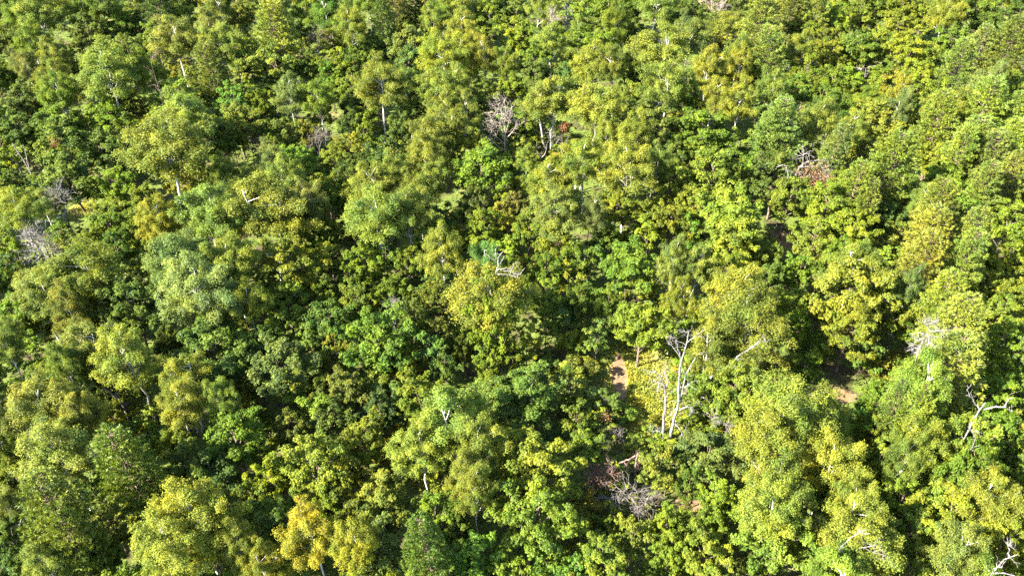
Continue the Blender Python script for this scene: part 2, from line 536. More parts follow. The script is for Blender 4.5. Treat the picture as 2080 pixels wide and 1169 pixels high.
# ------------------------------------------------------------------ every crown of the photograph: position, width, kind, hue (read off enlarged tiles; tile corner first)
TREES = """
0 0|30,40,150,o,dk;130,110,200,b,mg;260,110,260,b,ol;420,60,200,b,mg;600,50,200,b,ol;500,110,150,b,mg;700,140,200,m,mg;840,160,150,o,dk;540,240,260,o,dk;930,40,200,p,dk;1120,130,180,m,bg;1100,40,200,o,dk;1280,60,180,b,ol;1440,80,160,m,ye;1250,190,220,b,gy;1650,50,220,p,ol;1640,190,300,p,mgol;1850,60,200,b,mg;1960,90,200,b,mg;1970,240,180,m,mg;930,250,200,m,mg;1060,280,280,b,gyol;760,330,240,m,mgdk;1330,290,240,b,ol;1270,420,220,p,dkol;1640,370,330,m,yo;1980,390,210,m,bg;1820,430,160,o,mgdk;60,280,200,o,dk;190,270,200,b,mg;310,350,180,b,ol;170,400,150,b,gy;340,500,230,b,mgol;500,440,120,o,dk;660,480,360,b,yool;880,470,200,b,mg;60,450,160,o,mg;1410,370,110,b,ol;720,610,200,m,bg;1020,600,320,m,bgyo;1370,600,200,o,mg;1540,620,150,m,bg;1720,590,190,b,gy;1880,600,200,b,mg;140,590,260,o,bl;360,620,190,b,mg;380,740,300,o,mg;640,720,210,m,bg;90,770,240,o,dk;780,800,200,m,bgmg;930,810,180,m,mg;1110,760,330,b,ol;1410,720,280,m,yo;1840,720,280,m,ye;350,900,320,o,blmg;590,900,250,o,bl;440,1050,320,o,dkbl;990,960,460,b,ol;1270,850,250,m,mg;1780,970,220,m,bg;1990,940,200,m,yebg;1650,900,130,m,mg;50,1010,200,o,bl;210,1100,240,b,gyyo;700,1110,220,m,bg;760,930,170,o,dk;1340,1060,190,b,yo;1490,1050,220,b,ol;1620,1010,170,b,gy;1700,1120,280,b,ol;1950,1120,200,o,mg
690 0|60,40,150,b,gymg;180,40,220,b,mg;330,60,180,p,dkol;440,40,130,p,dk;580,50,200,b,mg;710,50,220,b,ol;860,50,220,m,mg;960,70,150,o,dk;1050,80,160,m,ol;1180,50,170,b,ol;1450,50,220,b,ol;1570,80,220,m,mg;1710,50,200,m,mg;1850,60,240,b,ol;1990,80,170,m,mg;70,190,200,b,olmg;180,280,160,o,dk;250,170,180,p,dkol;385,180,140,m,ye;540,160,160,b,ol;720,190,190,b,yo;900,130,220,m,bgmg;1070,220,230,m,bg;1260,240,200,b,yo;1430,230,210,m,bg;1620,170,170,b,mg;1750,210,170,m,mg;1960,160,170,o,dkmg;390,280,260,o,gymg;90,380,180,m,mg;1930,310,330,b,ol;700,330,140,b,ye;600,380,250,b,yobg;860,360,180,b,ol;980,400,140,b,olmg;1150,390,210,m,mgbg;1160,470,220,o,bl;1340,480,170,o,bl;1550,290,220,m,bg;1490,400,220,b,yo;1640,440,200,b,ol;1760,480,150,o,dk;390,370,180,o,gymg;60,530,190,m,mg;240,560,290,b,yool;400,560,210,b,ol;560,560,260,b,yo;700,520,170,b,ol;860,580,190,m,mgol;1040,540,180,m,bg;1240,610,280,b,ol;1500,650,310,b,yool;1700,580,170,m,bgye;1920,560,280,b,yeol;1850,730,350,o,bl;440,680,170,m,ye;640,690,190,b,ol;750,670,200,b,ol;60,620,150,o,dk;50,740,170,o,dk;380,760,160,o,bl;560,830,260,b,ol;710,790,190,b,ol;1110,850,200,b,yo;1430,860,210,b,yeyo;1600,840,160,b,yo;1750,860,200,b,yeyo;1460,1010,240,b,yo;1700,1060,290,b,yo;1980,960,200,o,dkbl;1960,1080,220,m,yebg;650,930,170,m,mg;820,1060,360,o,bg;500,970,260,b,ol;270,970,260,o,dkbl;60,900,190,m,ye;80,1040,230,o,dkbl;330,1100,240,b,ol;1180,1040,210,b,mgol;1270,1110,200,b,ol;550,1090,180,b,ol;1850,990,170,b,yo
1380 0|90,110,190,m,dkmg;300,60,200,b,ol;480,110,270,p,ol;670,50,200,p,dkol;790,60,180,p,ol;740,190,190,m,bg;850,230,170,m,olmg;930,150,180,m,bg;1070,90,170,m,mg;1190,60,220,m,mg;1330,60,260,o,mg;1290,180,240,m,bgyo;1440,130,170,m,mg;1590,130,180,b,yo;1620,40,180,b,ol;1780,70,280,m,mg;1850,160,200,o,dk;2000,60,160,o,dk;2010,160,150,o,dkmg;1960,300,260,p,dkol;1620,230,220,m,mg;1790,290,190,p,gyol;1640,410,230,p,ol;60,260,210,b,olgy;220,240,220,m,olyo;350,360,170,b,yo;160,450,210,b,yo;340,450,150,b,yo;560,330,230,p,olyo;690,320,180,b,yo;800,280,150,m,mg;880,340,170,m,bgyo;760,450,230,m,bg;1050,310,210,m,bgyo;1160,270,220,m,bgyo;1360,330,220,m,bg;1000,410,210,m,bg;1250,430,220,m,mgbg;1430,470,220,m,bg;920,530,210,m,bgmg;1150,510,220,b,mg;700,570,200,m,mgbg;840,590,170,m,bgmg;1310,570,120,b,yoye;1300,660,150,b,gy;1390,660,170,o,dkmg;200,610,180,b,yeyo;350,640,180,b,yeyo;60,690,170,m,mg;40,580,130,b,yo;150,810,350,o,bgmg;560,570,190,b,ol;520,790,220,p,ol;630,790,290,p,ol;900,670,240,m,mg;820,770,230,b,ol;1000,790,170,b,ol;1150,730,260,m,yo;1120,870,220,m,olmg;1560,580,190,m,bg;1600,660,260,b,yo;1830,500,150,b,gy;1960,540,210,m,bg;1800,660,320,p,olbg;1970,720,230,p,olbg;1550,770,280,p,olbg;1750,850,320,p,ol;1960,870,240,p,olbg;1500,870,200,m,bg;1630,970,240,p,bgol;1850,970,260,p,gyol;1980,1060,210,p,ol;1490,980,220,m,bg;1600,1090,300,m,bg;1830,1110,240,p,ol;1220,1010,340,p,olbg;950,1080,150,m,bg;570,1070,330,o,bl;1020,1140,280,p,olbg;180,1040,360,o,bgyo;70,930,150,o,mg;900,860,170,p,gyol
0 390|30,80,130,o,bl;110,150,260,b,yeol;640,70,260,m,bgyo;860,70,190,o,mg;450,40,130,o,bl;660,220,240,m,mgbg;830,210,200,m,yomg;970,230,220,b,yeyo;1090,290,150,m,yebg;1250,220,370,b,ol;1570,160,420,b,ol;1830,70,220,b,gy;1970,60,180,m,mg;1860,210,170,m,yo;430,290,190,o,blmg;530,320,210,m,mg;700,360,210,m,mgdk;1780,320,210,m,bg;1940,250,130,m,yobg;520,490,430,b,mgol;210,560,310,b,yogy;340,650,270,b,gyyo;120,730,290,o,mg;1030,470,400,b,gybl;1130,650,400,b,gy;1400,480,300,b,yo;1490,690,210,b,olbg;1720,460,430,m,bgyo;1710,690,270,m,bgmg;1890,570,210,m,mg;790,740,330,o,bl;660,630,150,m,mg;440,730,200,b,olgy;1940,800,310,o,blmg;520,930,340,b,gyol;60,960,210,b,mggy;790,1020,340,b,olyo;1000,930,170,o,bl;1220,960,450,o,blmg;1280,840,210,o,bl;1080,1110,270,b,yo;440,1090,230,b,blmg;1640,1070,400,o,blgy;1550,910,190,o,blmg;620,1120,170,o,dk;60,560,160,o,mg;400,540,220,b,olgy
690 390|210,60,260,b,ol;210,210,350,b,olyo;420,150,290,b,yool;480,40,220,b,ol;790,90,200,o,gybl;1030,120,140,m,orol;570,280,180,m,mg;840,240,240,m,bg;1130,240,190,m,mg;1270,130,280,b,olgy;1300,290,250,m,bgyo;1480,160,160,b,gy;1650,90,230,m,mgbg;1820,130,190,m,mg;1960,170,230,m,bgye;1560,270,170,m,mg;1710,430,350,o,mgbg;1420,420,220,o,mg;1220,480,200,m,bg;1980,480,170,b,gyyo;1990,700,160,b,mgyo;140,440,250,m,bg;410,420,200,m,yobg;630,420,240,b,olyo;850,440,230,b,yool;60,530,150,m,mg;80,650,210,o,blmg;310,620,220,m,bg;580,640,220,o,mgbl;900,690,440,b,yool;1230,650,220,m,mgbg;180,880,400,o,mgbg;430,780,190,o,bl;590,840,190,o,blgy;50,780,150,m,mg;1600,690,170,m,mgbg;1790,820,330,o,bgmg;880,1010,180,m,yebg;1010,970,180,m,bgye;740,960,130,o,dk;1450,640,180,o,dkmg;1090,560,150,o,dkmg;700,320,150,m,mgdk
1380 390|330,140,360,o,yebg;350,290,340,o,bgye;70,80,200,m,yobg;860,130,330,m,bg;780,300,240,m,yeyo;1010,250,260,m,bg;960,390,230,m,bg;1220,150,230,o,bl;1100,60,190,p,ol;1440,90,170,b,bggy;1560,120,280,p,mgol;1750,70,300,m,mgbg;1480,270,300,p,ol;1730,290,260,p,yool;1950,200,270,m,bg;1450,450,300,p,ol;1660,430,280,p,mgol;1950,440,270,m,bgmg;1810,550,220,o,dkmg;80,450,200,b,gyyo;270,530,250,m,bg;510,540,200,o,blmg;720,490,210,m,bg;1060,460,320,b,yo;1020,640,440,o,yo;1010,840,340,m,bgyo;1030,1040,330,p,bgol;310,650,340,b,yool;390,830,470,b,yo;640,690,250,m,bg;200,960,300,b,ol;1350,600,140,b,gybl;1560,640,270,p,yobg;1420,740,190,m,yo;1600,850,380,p,olyo;1600,1050,430,p,olyo;1900,740,280,m,bgyo;1930,600,210,m,yebg;1880,900,240,m,bg;1980,1000,180,m,bggy;1900,1090,200,m,bg;700,830,150,m,bg
0 769|240,50,320,m,bgye;40,210,150,b,gy;290,220,380,b,gyyo;480,290,250,b,yogy;400,470,400,b,gyyo;60,440,190,b,mg;100,610,270,o,mgbl;40,770,170,b,gy;1070,190,280,b,yool;1310,180,180,b,yo;1030,370,190,m,bgyo;1390,380,370,m,bg;1730,290,190,o,blgy;1900,100,190,o,dk;760,520,380,p,dkbg;350,850,450,p,mgol;450,1010,310,p,mgol;1080,570,300,o,dkbl;1310,570,330,o,dkbl;1180,860,440,b,yoye;1030,1020,420,b,yo;1400,1010,240,b,ol;1620,640,250,m,bg;1860,530,410,m,bgyo;1950,730,250,o,bgmg;1690,900,310,o,blmg;1880,970,310,b,yeyo;1600,1130,230,b,yeyo;330,1120,270,b,yogy;100,960,250,o,dkbl;640,1100,210,o,blmg
690 769|60,80,240,o,blgy;200,210,210,o,blgy;480,100,340,m,mgbg;890,90,140,m,yebg;1185,60,430,o,mgbl;1450,160,170,s,yobg;1660,170,200,s,mg;1490,270,200,s,bg;690,260,430,b,yool;500,430,300,b,yo;810,430,300,b,olyo;150,370,290,m,bgyo;50,530,170,m,mg;730,600,230,b,ol;810,710,210,b,ol;400,520,100,s,ye;490,600,100,s,ye;1190,540,470,o,yobg;1130,870,480,o,bgmg;1460,400,240,o,yobg;280,710,360,o,bggy;300,960,340,o,blgy;570,790,270,m,mgbg;690,900,190,o,mgdk;90,1060,250,b,yeyo;580,1050,300,p,mgdk;500,1140,250,m,bgyo;740,1130,160,s,ye;1640,550,90,s,bl;1640,880,200,s,yobg;1590,1080,290,o,yobg;1260,1060,190,s,bg;1960,510,210,o,mgbl;1940,730,260,m,bg;1900,890,200,o,bg;1960,1010,220,o,bgmg;1980,1130,170,s,bgye;1880,350,160,s,mg;1840,250,100,s,ye
1380 769|220,100,320,m,mg;100,240,180,s,bgmg;270,220,130,s,yebg;210,430,380,o,gybl;60,490,160,o,blmg;60,610,170,o,mgbl;600,230,470,b,yeyo;890,230,320,b,yo;500,450,390,b,yeol;890,490,340,b,yeyo;1190,340,200,m,yebg;1170,530,220,m,yebg;1130,170,220,m,bg;1260,190,210,p,bggy;1420,220,230,p,olbg;1400,440,260,b,olmg;1330,560,200,b,olyo;560,720,350,b,yeyo;490,870,340,b,yeyo;230,750,260,m,bg;170,880,250,m,bg;150,1030,330,m,bgyo;600,1030,420,o,bgyo;800,650,240,o,blmg;850,750,220,m,bggy;1020,710,220,m,yobg;1000,830,230,b,yool;1320,730,270,m,bgmg;1630,630,410,m,yobg;1790,720,340,b,yo;1600,870,420,m,yobg;1390,910,270,m,bgyo;1080,930,360,b,yool;1080,1080,480,b,yool;1670,350,320,m,mgbg;1910,100,260,m,bg;1880,340,310,m,bg;1960,460,210,m,bggy;1660,1080,310,b,yogy;1900,990,300,m,yebg;1990,900,160,s,ye;1480,1110,170,s,ye;1990,1110,170,s,ye;1960,650,160,o,dkmg
"""

# ------------------------------------------------------------------ leaf hues (measured albedos; two codes together are their mean)
HUE = {
    'dk': (0.050, 0.083, 0.011), 'bl': (0.064, 0.106, 0.020), 'mg': (0.094, 0.142, 0.013), 'bg': (0.132, 0.190, 0.013),
    'ol': (0.130, 0.162, 0.024), 'gy': (0.126, 0.156, 0.042), 'yo': (0.154, 0.182, 0.023), 'ye': (0.188, 0.205, 0.022),
    'or': (0.280, 0.175, 0.040), 'ru': (0.230, 0.115, 0.060),
}
WORD = {'dk': 'dark green', 'bl': 'blue-green', 'mg': 'mid-green', 'bg': 'bright green', 'ol': 'olive', 'gy': 'grey-green',
        'yo': 'yellow-olive', 'ye': 'yellow', 'or': 'orange', 'ru': 'rusty red'}
NOUN = {'t': 'sapling', 'o': 'broadleaf tree', 'm': 'broadleaf tree', 'b': 'birch', 'p': 'pine', 's': 'shrub'}
NAME = {'t': 'sapling', 'o': 'broadleaf_tree', 'm': 'broadleaf_tree', 'b': 'birch_tree', 'p': 'pine_tree', 's': 'shrub'}
CAT = {'t': 'young tree', 'o': 'tree', 'm': 'tree', 'b': 'birch tree', 'p': 'pine tree', 's': 'shrub'}
GROUP = {'t': 'saplings in the gaps', 'o': 'broadleaf trees of the wood', 'm': 'broadleaf trees of the wood', 'b': 'birches of the wood', 'p': 'pines of the wood', 's': 'shrubs in the gaps'}

def hue(code):
    parts = [code[i:i + 2] for i in range(0, len(code), 2)]
    c = np.mean([HUE[p] for p in parts], axis=0)
    if code not in ('ru', 'or'):
        c = c * 0.78 + np.array([0.134, 0.166, 0.018]) * 0.22
    return tuple(c), parts

RND = random.Random(7)
THINGS = []                     # every labelled tree or shrub: dict(obj, cls, px, py, size)
SOLIDS = []                     # crown ellipsoids (x, y, z, R, hz), to find the gaps that show the ground

KEEP = []                       # groups of points that stay in sight (bare trees, clearings)
LIT = []                        # points of the clearings that stay in the sun

def blocked(x, y, R, z, hz):
    k = np.array([1 / R, 1 / R, 1 / hz]) / 0.92
    c0 = np.array([x, y, z])
    worst = 0.0
    for pts, share in KEEP:
        d = (np.array([0, 0, CAM_H]) - pts) * k
        o = (pts - c0) * k
        A = (d * d).sum(1); B = (d * o).sum(1); C = (o * o).sum(1) - 1
        disc = B * B - A * C
        t = (-B + np.sqrt(np.maximum(disc, 0))) / A
        if np.mean((disc > 0) & (t > 0.002)) > share: worst = 1.0
    if LIT:
        pts = np.array(LIT)
        d = np.tile(to_sun, (len(pts), 1)) * k
        o = (pts - c0) * k
        A = (d * d).sum(1); B = (d * o).sum(1); C = (o * o).sum(1) - 1
        disc = B * B - A * C
        t = (-B + np.sqrt(np.maximum(disc, 0))) / A
        if np.mean((disc > 0) & (t > 0)) > 0.02: worst = 1.0
    return worst > 0

def fit(kind, x, y, R, H):
    """Lower (then narrow) a crown that would hide a bare tree or shade a clearing that the photograph shows."""
    for i in range(9):
        hz = (0.33 if kind != 'p' else 0.36) * H
        if not blocked(x, y, R, H - hz, hz): return R, H
        if i < 5: H *= 0.9
        else: R *= 0.85
    return None

def plant(kind, x, y, R, H, code, alpha=0.30, jitter=0.085, form=None, lean=0.0):
    forms = KINDS[kind]
    k = forms[RND.randrange(len(forms)) if form is None else form]
    root = bpy.data.objects.new(NAME[kind], None)
    root.empty_display_size = 0.5
    COL.objects.link(root)
    root.location = (x, y, 0)
    root.rotation_euler = (RND.gauss(0, .03), RND.gauss(0, .03), RND.uniform(0, 6.283))
    root.scale = (R / k.R, R / k.R, H / k.H)
    col, parts = hue(code)
    j = [1 + RND.gauss(0, jitter) for _ in range(2)]
    col = (col[0] * j[0] * j[1], col[1] * j[0], col[2] * j[0] / j[1])
    tr = bpy.data.objects.new('stem' if kind == 's' else 'trunk', k.trunk)
    cr = bpy.data.objects.new('leaves' if kind == 's' else 'crown', k.crown)
    cr.color = (*[float(min(0.6, max(0.005, c))) for c in col], alpha)
    for o in (tr, cr):
        COL.objects.link(o)
        o.parent = root
    root['category'] = CAT[kind]
    root['group'] = GROUP[kind]
    hz = 0.33 * H if kind != 'p' else 0.36 * H
    SOLIDS.append((x, y, H - hz, R, hz))
    return root

def sizes(kind, wm):
    """Crown radius and height of a tree whose crown is wm metres wide in view."""
    R = wm * 0.5
    if kind in 'om': return R, 4.6 + 1.25 * R
    if kind == 'b': return R, 8.4 + 1.3 * R
    if kind == 'p': return R, 9.2 + 1.4 * R
    return R, 1.2 + 1.1 * R

def plant_at(px, py, wpx, kind, code):
    zc = {'o': 6, 'm': 6, 'b': 8.5, 'p': 8.5, 's': 1.5}[kind]
    for _ in range(3):
        p = ground(px, py, zc)
        depth = project(p)[2]
        R, H = sizes(kind, wpx * 1.08 * depth / FOC)
        zc = H * (0.66 if kind != 's' else 0.5)
    y = p[1]
    H *= RND.uniform(0.93, 1.07)
    alpha = 0.24 + (0.05 if code[:2] in ('yo', 'ye') else 0) + RND.gauss(0, .035)
    if code in ('ru', 'or'): alpha = 0.1
    R = min(R, 6.5)
    rh = fit(kind, p[0], p[1], R, H)
    if rh is None: return
    R, H = rh
    o = plant(kind, p[0], p[1], R, H, code, alpha)
    first = code[:2]
    cls = (WORD[first], NOUN[kind])
    THINGS.append(dict(o=o, cls=cls, px=px, py=py, R=R, code=code, kind=kind))

# ------------------------------------------------------------------ dead trees and snags, each limb traced and given its own depth
LANDMARKS = []
HOSTS = []
def named(root, label, cat, phrase=None, px=None, py=None, group=None):
    root['label'] = label
    root['category'] = cat
    if group: root['group'] = group
    if phrase: LANDMARKS.append((phrase, px, py))

def crop_px(crop, pts):
    x0, y0, s = crop
    return [(x0 + x / s, y0 + y / s) for x, y in pts]

def twigs(TB, rng, pts, rad, n, ln, depth=2, spread=0.8, up=0.3, r0=None):
    """Finer and finer branches off a limb."""
    pts = np.asarray(pts); k = len(pts)
    for i in range(n):
        f = rng.uniform(0.25, 1.0) * (k - 1)
        j = int(min(k - 2, f)); u = f - j
        s = pts[j] * (1 - u) + pts[j + 1] * u
        tdir = unit(pts[j + 1] - pts[j])
        d = unit(tdir * 0.75 + rng.normal(size=3) * spread + np.array([0, 0, up]))
        L = ln * rng.uniform(0.5, 1.2)
        r = (r0 or rad * 0.4) * rng.uniform(0.7, 1.1)
        c = curve(s, s + d * L, rng, 0.16, 5)
        TB.add(c, np.linspace(r, r * 0.3, 5), 4)
        if depth > 1:
            twigs(TB, rng, c, r, max(2, int(n * 0.55)), ln * 0.5, depth - 1, spread, up * .7, r * 0.55)

def dead(name, base_px, crop, lines, mat, seed, base_z=0.0, twig=(0, 0), up=0.25, spread=0.8, deep=1.0, twig_r=None, girth=0.72):
    """lines: list of (part name, points in crop pixels, start width, end width in photo pixels)."""
    rng = np.random.default_rng(seed)
    bp = crop_px(crop, [base_px])[0]
    b = ground(*bp, base_z)
    Y = b[1]
    root = bpy.data.objects.new(name, None)
    COL.objects.link(root)
    root.location = (b[0], Y, 0)
    rel = np.array([b[0], Y, 0])
    view = []
    for li, (pn, pts, w0, w1) in enumerate(lines):
        px = crop_px(crop, pts)
        d0 = rng.normal() * 0.25 * deep if li else 0.0
        P = []
        acc = 0.0
        for i, q in enumerate(px):
            if i: acc += d0 * math.hypot(q[0] - px[i - 1][0], q[1] - px[i - 1][1]) * 0.05
            P.append(on_plane(q[0], q[1], Y + acc))
        P = np.array(P)
        if li == 0 and base_z > 0:
            P = np.vstack([[P[0][0], P[0][1], -0.3], P])
        elif li == 0:
            P = np.vstack([P[0] - [0, 0, 0.4], P])
        # smooth resample
        k = max(6, len(P) * 3)
        s = np.concatenate([[0], np.cumsum(np.linalg.norm(np.diff(P, axis=0), axis=1))])
        q = np.linspace(0, s[-1], k)
        C = np.stack([np.interp(q, s, P[:, i]) for i in range(3)], 1)
        C[1:-1] += rng.normal(size=(k - 2, 3)) * 0.03
        sc = project(P[-1])[2] / FOC * 0.5
        if li == 0 and base_z > 0:
            view.append(P[2:])
        else:
            view.append(C[k // 4:] if li == 0 else C)
        TB = Tubes()
        TB.add(C - rel, np.linspace(w0 * sc, max(w1 * sc * .7, 0.012), k) * girth, 8)
        if twig[0] and li >= 0 and pn != 'root':
            n = int(twig[0] * (0.5 + 0.5 * rng.random())) or 1
            twigs(TB, rng, C[k // 2 if li == 0 else k // 4:] - rel, w1 * sc, n + (4 if twig[0] > 2 else 1), twig[1] * 1.15, 2, spread, up, max(0.018, twig_r or min(.03, w1 * sc * 0.55)))
        o = link(pn, TB.mesh(pn), parent=root)
        o.data.materials.append(mat)
    if base_z >= 9: HOSTS.append((b[0], Y, base_z))
    KEEP.append((np.concatenate(view), 0.08 if base_z == 0 else 0.3))
    return root

def dry_leaves(root, pos, r, n, color, seed, mat=None, size=0.22):
    rng = np.random.default_rng(seed)
    d = unit(rng.normal(size=(n, 3))) * rng.uniform(0.3, 1, size=(n, 1)) * np.array(r)
    V, F, t = blades(d + np.array(pos), rng.normal(size=(n, 3)) + [0, 0, .5], rng.uniform(.6, 1.3, n) * size, rng.uniform(.5, .9, n) * size * .7, rng.random(n), np.full((n, 3), np.nan), rng)
    me = make_mesh('dry_leaves', V, F, t)
    me.materials.append(M_LEAF)
    o = link('dry_leaves', me, parent=root, color=(*color, 0.0))
    return o

def ground_view(pts, lit=False, share=0.3):
    g_ = np.array([ground(x, y, 0.1) for x, y in pts])
    KEEP.append((g_, share))
    if lit: LIT.extend(g_)

ground_view([(1262, 750), (1258, 775), (1285, 765), (1310, 775), (1335, 800), (1300, 800), (1318, 840), (1342, 850), (1330, 770)], True, 0.01)
ground_view([(1690, 792), (1705, 805), (1680, 800)], True)
ground_view([(1590, 490), (1592, 520)])
ground_view([(165, 425), (178, 432), (155, 420)], True)
ground_view([(1402, 1020), (1412, 1030)], True)

A1 = (1240, 640, 4.03)
r = dead('dead_birch', (430, 1075), A1, [
    ('trunk', [(430, 1075), (432, 950), (442, 800), (452, 680), (446, 575)], 8, 6),
    ('limb', [(446, 600), (430, 530), (380, 470), (320, 455)], 4, 1.5),
    ('limb', [(450, 600), (470, 560), (455, 510), (435, 450)], 5, 2),
    ('limb', [(446, 580), (410, 550), (360, 545)], 3, 1.2),
    ('limb', [(425, 960), (390, 945)], 3, 2)], M_WHITE, 1, twig=(5, 0.9), up=-0.1, girth=0.9)
named(r, 'white dead birch trunk snapped off at mid height, beside the yellow clearing', 'dead tree', 'the snapped white birch trunk', 1346, 840, 'dead white birches')
r = dead('dead_birch', (482, 1095), A1, [
    ('trunk', [(482, 1095), (495, 960), (530, 820), (562, 700), (600, 590), (612, 500)], 9.5, 4),
    ('limb', [(560, 720), (560, 560), (570, 420), (600, 300), (625, 210), (640, 130)], 7, 3),
    ('limb', [(575, 350), (548, 240), (525, 165)], 4, 1.5),
    ('limb', [(565, 330), (510, 260), (460, 200)], 3, 1.2),
    ('limb', [(625, 225), (670, 190), (705, 155)], 3, 1.2),
    ('limb', [(640, 150), (600, 120)], 2, 1),
    ('limb', [(560, 775), (600, 755), (660, 755), (712, 785)], 5, 2),
    ('limb', [(525, 880), (560, 920), (595, 990)], 4, 1.5),
    ('limb', [(605, 590), (640, 560), (665, 555)], 3, 1.2),
    ('limb', [(545, 750), (510, 790), (490, 820)], 2.5, 1),
    ('limb', [(600, 540), (650, 420), (720, 310)], 3, 1.2)], M_WHITE, 2, twig=(3, 0.8), girth=0.9)
named(r, 'tallest bare white dead birch, forked with spreading twigs, on the right of the snapped trunk', 'dead tree', 'the tall white dead birch', 1382, 780, 'dead white birches')

A3 = (960, 480, 9.74)
r = dead('dead_snag', (450, 760), A3, [
    ('trunk', [(450, 760), (480, 680), (490, 600), (530, 540), (600, 470), (635, 385)], 6, 4),
    ('limb', [(510, 560), (500, 430), (450, 380), (455, 250)], 6, 5),
    ('limb', [(500, 430), (540, 370), (575, 315)], 4, 3),
    ('limb', [(440, 470), (330, 400), (265, 330)], 3, 1.5),
    ('limb', [(475, 675), (560, 640), (690, 630), (770, 640), (810, 570), (860, 490)], 4, 1.8),
    ('limb', [(600, 675), (720, 685), (830, 740), (910, 755), (970, 710), (1030, 620)], 4, 2),
    ('limb', [(470, 740), (640, 750), (760, 775), (870, 790), (920, 750)], 3, 2),
    ('limb', [(725, 745), (770, 670), (770, 640)], 2, 1.5)], M_SILVER, 3, base_z=14.0, twig=(2, 0.5), deep=0.5, girth=0.52)
named(r, 'silvery antler-shaped dead limbs standing out of an olive birch crown', 'dead tree', 'the silvery antler-shaped limbs', 1025, 540)

A4 = (1900, 760, 8.35)
r = dead('dead_snag', (650, 760), A4, [
    ('trunk', [(650, 760), (700, 690), (750, 600), (800, 530), (845, 480)], 9, 8),
    ('limb', [(745, 590), (690, 510), (640, 440), (580, 360), (540, 250), (590, 210), (610, 170)], 5, 2.5),
    ('limb', [(830, 590), (930, 570), (1010, 545), (1120, 550), (1200, 545)], 7, 6),
    ('limb', [(1175, 540), (1210, 470), (1250, 420), (1320, 390)], 5, 2.5),
    ('limb', [(1200, 545), (1250, 620), (1310, 620)], 3, 2.5),
    ('limb', [(640, 420), (610, 340)], 2.5, 1.5)], M_WHITE, 4, base_z=11.5, twig=(1, 0.4), deep=0.5, girth=0.52)
named(r, 'thick white snag with two crooked bare arms near the photo\'s right edge', 'dead tree', 'the two-armed white snag', 2000, 825)
r = dead('dead_snag', (670, 1110), A4, [
    ('trunk', [(690, 1110), (665, 1000), (590, 940), (545, 880)], 4, 3), ('limb', [(560, 890), (600, 800)], 2.5, 1.5), ('limb', [(600, 940), (700, 960)], 2.5, 1.2)],
    M_SILVER, 41, base_z=11.5, twig=(2, 0.5), deep=0.4)
named(r, 'short crooked white dead branch just below the two-armed white snag', 'dead tree')

A5 = (1940, 1060, 10.72)
r = dead('dead_snag', (1000, 840), A5, [
    ('trunk', [(1000, 840), (1100, 780), (1190, 740), (1360, 700)], 8, 5),
    ('limb', [(1170, 740), (1170, 620), (1180, 520), (1195, 380)], 6, 2.5)], M_SILVER, 5, base_z=12.0, twig=(3, 0.6), deep=0.5, girth=0.52)
named(r, 'white forked dead limb poking up in the bottom right corner of the wood', 'dead tree', 'the white forked limb in the bottom right corner', 2052, 1125)
r = dead('dead_snag', (830, 1080), A5, [
    ('trunk', [(830, 1080), (980, 1080), (1100, 1110), (1300, 1165)], 6, 7), ('limb', [(830, 1010), (930, 970), (1020, 975)], 4, 3)], M_SILVER, 6, base_z=12.0, twig=(2, 0.5), deep=0.4, girth=0.52)
named(r, 'white dead limb lying along the very bottom edge, right corner', 'dead tree')

A6 = (960, 190, 7.305)
r = dead('bare_tree', (490, 1080), A6, [
    ('trunk', [(490, 1080), (485, 900), (478, 740), (478, 600), (480, 400), (490, 200), (470, 90)], 5, 1.2),
    ('limb', [(478, 840), (400, 800), (300, 720), (200, 690)], 2.5, 1), ('limb', [(478, 760), (380, 660), (280, 600), (200, 520)], 2.5, 1),
    ('limb', [(478, 690), (400, 560), (330, 480), (290, 400)], 2.5, 1), ('limb', [(478, 650), (420, 480), (380, 340), (350, 250)], 2.5, 1),
    ('limb', [(480, 640), (520, 480), (560, 330), (570, 200)], 2.5, 1), ('limb', [(480, 700), (560, 600), (620, 520), (650, 430)], 2.5, 1),
    ('limb', [(480, 560), (440, 400), (430, 250), (420, 150)], 2, 1)], M_PINK, 7, twig=(10, 1.6), up=0.35, twig_r=0.03)
named(r, 'bare fan-shaped tree with pinkish twigs above a dark straight trunk', 'bare tree', 'the bare fan-shaped tree', 1022, 265)
r = dead('bare_tree', (1195, 960), A6, [
    ('trunk', [(1195, 960), (1195, 820), (1195, 700), (1200, 560)], 4, 2), ('limb', [(1197, 780), (1240, 740), (1290, 670)], 2.5, 1),
    ('limb', [(1195, 740), (1150, 700), (1125, 640)], 2, 1), ('limb', [(1200, 680), (1230, 590), (1220, 480)], 2.5, 1), ('limb', [(1195, 660), (1160, 590), (1130, 540)], 2, 1)],
    M_SILVER, 8, twig=(4, 0.8), up=0.5)
named(r, 'small white bare tree forking like a hand, right of the bare fan-shaped tree', 'bare tree', 'the small white hand-shaped bare tree', 1124, 285)
r = dead('bare_tree', (960, 1040), A6, [
    ('trunk', [(960, 1040), (965, 920), (950, 790), (950, 720)], 3.5, 1.5), ('limb', [(960, 900), (900, 830)], 2, 1)], M_SILVER, 9, twig=(3, 0.6), up=0.4)
named(r, 'thin straight bare stem, left one of a pair under the small white hand-shaped bare tree', 'bare tree', None, None, None)
r = dead('bare_tree', (1000, 1060), A6, [
    ('trunk', [(1000, 1060), (1010, 970), (1070, 900), (1100, 820), (1095, 740)], 3.5, 1.5), ('limb', [(1050, 930), (1010, 940)], 2, 1)], M_SILVER, 10, twig=(3, 0.6), up=0.4)
named(r, 'thin right-leaning bare stem, right one of a pair under the small white hand-shaped bare tree', 'bare tree')
